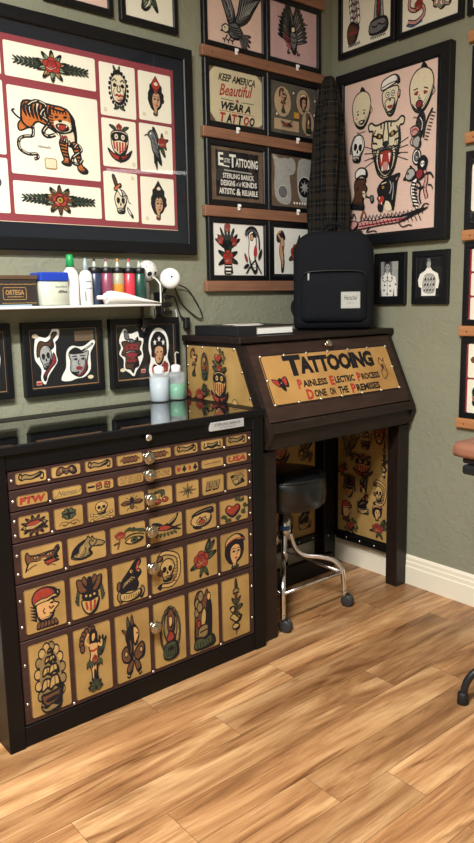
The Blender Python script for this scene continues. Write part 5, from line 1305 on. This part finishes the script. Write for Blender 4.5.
b = B(); b.tube([(-.155, -.062, .06), (-.165, -.062, .25), (-.145, -.066, .38), (-.07, -.07, .425), (.07, -.07, .425), (.145, -.066, .38), (.165, -.062, .25), (.155, -.062, .06)], .0035, 'black_zip', 8); zz = b.build('zip', pack)
for x in (.000, .018):
    b = B(); b.box(x - .004, x + .004, -.079, -.072, .390, .428, 'plaque_metal', .002); b.build('zip_pull', zz)
b = B(); b.tube([(-.05, .03, .435), (-.04, .03, .475), (0, .03, .485), (.04, .03, .475), (.05, .03, .435)], .008, 'black_nylon', 10); b.build('haul_loop', pack)
b = B(); b.tube([(-.150, .03, .14), (-.185, .025, .13), (-.190, .02, .09), (-.165, .0, .045)], .007, 'black_nylon', 8); b.build('side_strap', pack)

bk = thing('book', 'black book with white pages lying on the desk beside the backpack', 'book', (-.775, -.215, 1.2502))
b = B(); b.box(-.155, .155, -.145, .145, .034, .040, 'book_black', .001); b.box(-.155, .155, -.145, .145, 0, .005, 'book_black', .001); b.box(-.158, -.150, -.145, .145, 0, .040, 'book_black', .001); b.box(-.155, -.06, -.146, -.143, .0, .04, 'book_black')
a = Ink(b, lambda x, y, h: (x, y, .040 + h)); a.f('white', '-.06 .08 .0 .11 .06 .10 .12 .04 .06 -.02 .01 .03 -.05 .02'); a.f('white', '-.10 -.04 -.02 -.01 .05 -.06 .0 -.10 -.08 -.10'); b.build('cover', bk)
b = B(); b.box(-.149, .150, -.139, .140, .0055, .0335, 'page_white'); b.build('pages', bk)

# ================================================================ shirt on a hook in the corner
hk = thing('coat_hook', 'small black wall hook in the corner holding the shirt', 'hook', (-.085, 0, 2.375))
b = B(); b.box(-.02, .02, -.006, 0, -.02, .05, 'steel_blue', .002); b.tube([(0, -.004, .03), (0, -.05, .02), (0, -.075, .035), (0, -.08, .06)], .006, 'steel_blue', 10); b.tube([(0, -.004, .0), (0, -.05, -.03), (0, -.085, -.02), (0, -.095, .01)], .006, 'steel_blue', 10); b.build('hook_bracket', hk)
def shirt():
    secs = [(2.415, .020, .018, 0), (2.37, .042, .026, .0), (2.32, .052, .030, .0), (2.24, .066, .036, 0), (2.12, .076, .045, .0), (2.0, .086, .05, .0), (1.86, .103, .055, .004), (1.74, .100, .055, 0), (1.60, .095, .05, -.004)]
    t = tag_shirt = thing('flannel_shirt', 'dark plaid flannel shirt hanging in the corner above the backpack', 'shirt', (-.147, -.117, 1.60))
    wv = Vector((.69, -.72)); nv = Vector((-.72, -.69)); N = 56; vs = []; fs = []; uvs = []
    L = crom3([Vector((s_[1], s_[2], s_[0])) for s_ in secs], 5, False)
    for i, s_ in enumerate(L):
        hw, th, z = s_
        for k in range(N):
            t_ = 2 * pi * k / N
            fold = 1 + .26 * sin(5 * t_ + 1.1 * z * 3) + .16 * sin(9 * t_ + z * 7)
            q = wv * hw * cos(t_) * (1 + .03 * sin(9 * t_)) + nv * th * sin(t_) * fold * (1 + .15 * sin(11 * cos(t_) + 2))
            vs.append((q.x, q.y, z - 1.60)); uvs.append((cos(t_) * hw * 5, z * 2.6))
    for i in range(len(L) - 1):
        for k in range(N): a_, c_ = i * N + k, i * N + (k + 1) % N; fs.append((a_, c_, c_ + N, a_ + N))
    fs.append(tuple(range(N))); n = (len(L) - 1) * N; fs.append(tuple(range(n, n + N))[::-1])
    def mk(name, vs, fs, uvs):
        b = B(); b.add(vs, fs, 'flannel', True); o = b.build(name, t)
        ul = o.data.uv_layers.new(name='uv')
        for lp in o.data.loops: ul.data[lp.index].uv = uvs[lp.vertex_index]
    mk('shirt_body', vs, fs, uvs)
    # one sleeve hanging in front
    vs = []; fs = []; uvs = []; N = 20
    ctr = crom3([Vector((-.035, -.045, .70)), Vector((-.050, -.055, .56)), Vector((-.055, -.052, .38)), Vector((-.050, -.050, .20)), Vector((-.045, -.045, .06))], 8, False)
    for i, c in enumerate(ctr):
        r = .030 + .012 * sin(pi * min(1, i / len(ctr) * 1.3))
        for k in range(N):
            t_ = 2 * pi * k / N; rr = r * (1 + .08 * sin(4 * t_ + i * .5)); q = wv * rr * cos(t_) + nv * rr * .55 * sin(t_)
            vs.append((c.x + q.x, c.y + q.y, c.z)); uvs.append((k / N * .6 + .1, c.z * 2.6))
    for i in range(len(ctr) - 1):
        for k in range(N): a_, c_ = i * N + k, i * N + (k + 1) % N; fs.append((a_, c_, c_ + N, a_ + N))
    fs.append(tuple(range(N))); n = (len(ctr) - 1) * N; fs.append(tuple(range(n, n + N))[::-1])
    mk('sleeve', vs, fs, uvs)
shirt()

# ================================================================ shelf and what stands on it
sh = thing('wall_shelf', 'narrow white wall shelf crowded with ink bottles', 'shelf', (-1.75, 0, 1.378))
b = B(); b.box(-.65, .607, -.132, 0, 0, .010, 'white_metal', .002); b.build('board', sh)
for x in (.607, -.62):
    b = B(); b.tube([(x, -.130, .004), (x, -.130, .075), (x, -.122, .092), (x, -.09, .112), (x, -.04, .118), (x, -.002, .118)], .0035, 'white_metal', 8); b.build('end_rail', sh)
for x in (-.5,):
    b = B(); b.box(x - .008, x + .008, -.10, 0, -.012, 0, 'white_metal', .001); b.box(x - .008, x + .008, -.008, 0, -.07, 0, 'white_metal', .001); b.build('bracket', sh)
ZS = 1.3882
bx = thing('tin_box', 'dark lettered box with brown lid at the left end of the shelf', 'box', (-1.735, -.075, ZS))
b = B(); b.box(-.085, .083, -.045, .045, 0, .094, 'box_dark', .002)
a = Ink(b, lambda x, z, h: (x, -.0452 - h, z + .044)); a.rect(None, -.045, -.020, .040, .022, .006, .0018, 'gold'); a.text('ORTEGA', -.036, -.004, .032, .014, 'gold', .02); scribble(a, -.03, .03, -.011, .003, 'gold', .0014, 14); scribble(a, -.08, .078, .033, .0025, 'gold', .0014, 26); scribble(a, -.05, .078, -.033, .0025, 'gold', .0014, 22)
b.build('carton', bx)
b = B(); b.box(-.088, .086, -.048, .048, .094, .109, 'cardboard_brown', .002); b.build('lid', bx)
b = B(); b.box(-.13, .055, -.030, -.002, 0, .006, 'blue_pad', .001); pd = b.build('glove_packet', None, (-1.745, -.098, ZS)); tag(pd, 'thin pale blue packet lying in front of the dark box on the shelf', 'packet')
bx.location.y = -.050
tb = thing('plastic_tub', 'cloudy plastic tub with blue lid on the shelf', 'tub', (-1.590, -.070, ZS))
b = B(); puff(b, [Vector((x, y)) for x, y in ((-.048, 0), (.048, 0), (.052, .008), (.052, .088), (-.054, .088), (-.054, .008))], [(.045, .004), (.040, 0), (-.040, 0), (-.045, .004)], 'tub_plastic', I4)
a = Ink(b, lambda x, z, h: (x, -.0455 - h, z)); scribble(a, .0, .045, .066, .006, 'grey', .0015, 9); scribble(a, .010, .045, .048, .010, 'black', .002, 6); b.build('tub', tb)
b = B(); b.box(-.057, .055, -.049, .049, .086, .120, 'blue_lid', .005); b.build('lid', tb)
wb = thing('squeeze_bottle', 'white squeeze bottle with green cap on the shelf', 'bottle', (-1.504, -.068, ZS))
b = B(); b.lathe([(.028, 0), (.030, .004), (.030, .105), (.025, .125), (.014, .138), (.013, .142)], 'white_plastic', 24); b.build('bottle_body', wb)
b = B(); b.lathe([(.0145, .140), (.0145, .168), (.012, .186), (.010, .187)], 'green_cap', 18); b.build('cap', wb)
wb = thing('squeeze_bottle', 'white bottle with pale blue nozzle beside the green capped bottle', 'bottle', (-1.458, -.100, ZS))
b = B(); b.lathe([(.022, 0), (.024, .003), (.024, .110), (.018, .122), (.010, .128)], 'white_plastic', 24)
a = Ink(b, lambda x, z, h: (x, -math.sqrt(max(.0243 ** 2 - x * x, 0)) - h, z)); scribble(a, -.012, .010, .085, .006, 'blue', .0016, 5); scribble(a, -.014, .012, .06, .004, 'blue', .0016, 5); a.rect('grey', -.016, .015, -.012, .05); b.build('bottle_body', wb)
b = B(); b.lathe([(.009, .126), (.008, .150), (.004, .172), (.002, .173)], 'blue_pad', 14); b.build('nozzle', wb)
inks = [('ink_navy', -1.407, 'navy'), ('ink_purple', -1.356, 'purple'), ('ink_yellow', -1.305, 'orange yellow'), ('ink_red', -1.255, 'red'), ('ink_green', -1.206, 'dark green')]
for m, x, cn in inks:
    t = thing('ink_bottle', cn + ' tattoo ink bottle with clear nozzle in the shelf row', 'ink bottle', (x, -.076, ZS), 0, 'tattoo ink bottles on the shelf')
    b = B(); b.lathe([(.021, 0), (.0243, .003), (.0243, .116), (.022, .119), (.014, .120)], m, 24)
    if cn.startswith('orange'): b.lathe([(.0246, .078), (.0246, .1165), (.022, .1195), (.014, .1205)], 'ink_clear', 24, cap=False)
    b.build('bottle_body', t)
    b = B(); b.lathe([(.0225, .119), (.0235, .121), (.0235, .139), (.021, .141)], 'black_cap', 20); b.build('cap', t)
    b = B(); b.lathe([(.010, .140), (.0085, .149), (.004, .166), (.0025, .168)], 'nozzle_clear', 14); tip = b.build('nozzle', t)
    if m != 'ink_green': b = B(); b.lathe([(.0045, .160), (.0045, .172), (.003, .176)], m if m != 'ink_navy' else 'black_cap', 12); b.build('tip', t)
# a second row of bottles shows only as clear tips behind
tube = thing('ointment_tube', 'white ointment tube lying in front of the ink bottles', 'tube', (-1.413, -.121, ZS + .0265), 0)
b = B(); n = 24; vs = []; fs = []
prof = [(.0, .014, .016), (.010, .018, .024), (.03, .019, .0255), (.09, .019, .021), (.17, .020, .010), (.245, .021, .0012), (.25, .021, .0012)]
for x, ry, rz in prof:
    for k in range(n): t_ = 2 * pi * k / n; vs.append((x + .02, ry * cos(t_) * .95, rz * sin(t_) + (rz - .0255) * .98))
for i in range(len(prof) - 1):
    for k in range(n): a_, c_ = i * n + k, i * n + (k + 1) % n; fs.append((a_, c_, c_ + n, a_ + n))
fs.append(tuple(range(n))); m_ = (len(prof) - 1) * n; fs.append(tuple(range(m_, m_ + n))[::-1])
b.add(vs, fs, 'white_plastic', True)
b.build('tube_body', tube)
b = B(); b.lathe([(.007, -.012), (.008, -.010), (.008, .012), (.013, .016), (.018, .022)], 'white_plastic', 18, Matrix.Rotation(pi / 2, 4, 'Y')); b.build('cap', tube)
sk = thing('skull_jar', 'clear jar topped by a spotted white skull dome at the shelf end', 'jar', (-1.168, -.050, ZS))
sk.location = (-1.158, -.028, ZS)
b = B(); b.lathe([(.021, 0), (.025, .004), (.026, .06), (.023, .09)], 'clear_grey', 24); b.build('jar', sk)
b = B(); b.sphere((.010, -.018, .132), .042, 'skull_white', (1, .95, 1), 24)
a = Ink(b, lambda x, z, h: (x + .010, -.018 - math.sqrt(max((.0405) ** 2 - x * x - z * z, 1e-6)) - h - .001, z + .132))
for x, z, r in ((-.012, -.014, .009), (.016, -.012, .008), (-.022, .016, .0022), (-.006, .026, .002), (.01, .02, .0022), (.022, .008, .0022), (-.03, 0, .0022), (.002, -.028, .004)): a.c('black', x, z, r)
b.build('skull_dome', sk)
lamp = thing('clip_lamp', 'round white lamp head on a black clamp beside the shelf end', 'lamp', (-1.060, 0, 1.36))
Ml = Matrix.Translation((-.003, -.085, .128)) @ Vector((-.72, -.69, .1)).to_track_quat('Z', 'Y').to_matrix().to_4x4()
b = B(); b.lathe([(.030, -.028), (.040, -.012), (.043, .0), (.041, .010), (.034, .018), (.02, .024), (.002, .026)], 'white_plastic', 32, Ml); hd = b.build('lamp_head', lamp)
b = B(); b.lathe([(.0045, .0235), (.004, .027), (.001, .0275)], 'black_cap', 10, Ml @ Matrix.Translation((.012, .004, 0))); b.build('switch', hd)
b = B(); b.box(-.030, .028, -.05, 0, .012, .03, 'black_cap', .003); b.box(-.034, -.020, -.060, 0, -.028, .075, 'black_cap', .003); b.box(.004, .034, -.04, 0, .046, .060, 'black_cap', .002); b.box(-.006, .006, -.03, 0, -.02, .09, 'nickel', .002)
b.tube([(-.003, -.06, .11), (0, -.045, .09), (.0, -.03, .07)], .006, 'black_cap', 8); b.box(.0, .038, -.035, 0, -.018, -.004, 'black_cap', .002); b.build('clamp', lamp)
b = B(); b.tube([(.034, -.07, .12), (.07, -.03, .108), (.14, -.012, .082), (.19, -.010, .02), (.214, -.010, -.028), (.205, -.010, -.045), (.17, -.010, -.028), (.11, -.010, .02), (.075, -.012, .08), (.045, -.05, .115)], .0028, 'black_rubber', 8); b.build('cable', lamp)
b = B(); b.tube([(.02, -.03, .06), (.06, -.02, .05), (.085, -.012, .0), (.10, -.012, -.04)], .003, 'black_rubber', 8); b.box(.108, .136, -.03, -.006, -.085, -.035, 'outlet_black', .004); b.tube([(.125, -.015, -.08), (.135, -.012, -.11), (.14, -.01, -.13)], .003, 'black_rubber', 8); b.tube([(.10, -.012, -.03), (.115, -.015, -.045)], .004, 'black_rubber', 8); b.build('plug', lamp)
b = B(); b.tube([(.075, -.006, .0), (.079, -.006, -.04), (.080, -.006, -.17)], .0022, 'white_plastic', 8); b.build('cord', lamp)
gn = thing('tattoo_machine', 'small dark tattoo machine hanging under the shelf end', 'tattoo machine', (-1.145, -.04, 1.270))
b = B(); b.tube([(-.03, 0, .105), (-.03, 0, .06), (-.02, 0, .03), (-.028, 0, .0)], .007, 'black_cap', 8); b.box(-.034, -.01, -.01, .01, .02, .05, 'outlet_black', .003); b.build('grip', gn)
b = B(); b.tube([(.03, 0, .106), (.034, 0, .07), (.020, 0, .055)], .0035, 'nickel', 8); b.build('wire', gn)

# ================================================================ bottles on the chest
ZC = .9812
def bottle(label, x, y, liq, lz, spout, s=1):
    t = thing('wash_bottle', label, 'bottle', (x, y, ZC), 0, 'squeeze bottles on the tool chest')
    b = B(); b.lathe([(.036 * s, 0), (.040 * s, .004), (.040 * s, .100), (.037 * s, .112), (.022 * s, .120), (.018 * s, .122)], 'milky_plastic', 32); b.build('bottle_body', t)
    b = B(); b.lathe([(.034 * s, .003), (.0385 * s, .006), (.0385 * s, lz), (.001, lz)], liq, 32); b.build('liquid', t)
    b = B(); b.lathe([(.020 * s, .118), (.021 * s, .120), (.021 * s, .142), (.014, .147), (.006, .149)], 'white_plastic', 24)
    b.build('cap', t)
    if spout:
        b = B(); b.tube([(0, 0, .147), (0, 0, .175), (-.002, -.002, .192), (.006, .0, .200), (.016, 0, .196)], .003, 'nozzle_clear', 8); b.build('spout', t)
bottle('clear squeeze bottle of colourless liquid on the chest top', -1.122, -.064, 'water_liquid', .10, False, 1.02)
bottle('squeeze bottle half full of green liquid on the chest top', -1.035, -.064, 'green_liquid', .066, True, .97)

# ================================================================ arm rest stand at the right edge
st = thing('arm_rest_stand', 'tan padded arm rest on black stand at the right edge', 'arm rest', (-.45, -1.48, 0))
Mr = Matrix.Translation((.0, .0, .0))
b = B()
P = rr2(.16, .055, .02, .026)
puff(b, P, [(.245, .02), (.235, .004), (.20, 0), (-.22, 0), (-.24, .006), (-.25, .02)], 'tan_leather', Matrix.Translation((-.09, .09, .833))); b.build('pad', st)
b = B(); b.box(-.145, -.04, -.11, .30, .813, .832, 'steel_blue', .004); b.box(-.155, -.04, -.07, .295, .775, .808, 'steel_blue', .006); b.build('tray', st)
b = B(); b.tube([(-.06, 0, .78), (-.06, 0, .16)], .016, 'steel_blue', 16, False); b.build('pole', st)
for ang in (142, 30, 262):
    t_ = radians(ang); R_ = .285 if ang == 142 else .30
    c_, s_ = cos(t_), sin(t_); ex, ey = (-.06 + R_ * c_, R_ * s_)
    b = B(); b.tube([(-.06, 0, .17), (-.06 + .12 * c_, .12 * s_, .155), (-.06 + .24 * c_ * R_ / .3, .24 * s_ * R_ / .3, .125), (-.06 + .285 * c_ * R_ / .3, .285 * s_ * R_ / .3, .085), (ex, ey, .03)], .013, 'steel_blue', 14); lg = b.build('leg', st)
    b = B(); b.lathe([(.019, 0), (.020, .003), (.018, .038), (.015, .042)], 'black_rubber', 20, Matrix.Translation((ex, ey, 0))); b.build('rubber_foot', lg)

# ================================================================ tube lamp added out of view, only to put a streak in the frame glass
tl = thing('added_tube_lamp', 'slim white tube lamp added out of view to streak the frame glass', 'lamp', (0, -.955, 2.13))
b = B(); b.tube([(-.345, -.150, .03), (-.345, -.150, .869)], .006, 'white_metal', 8, False); b.lathe([(.04, .855), (.04, .869)], 'white_metal', 16, Matrix.Translation((-.345, -.150, 0))); b.build('rod', tl)
b = B(); b.tube([(-.075, -.034, .022), (-.62, -.275, .022)], .012, 'white_metal', 12, False); b.build('housing', tl)
mat('tube_glow', 'ffffff', .5, emit=6)
b = B(); b.tube([(-.08, -.036, .002), (-.615, -.272, .006)], .010, 'tube_glow', 12, False); b.build('tube', tl)
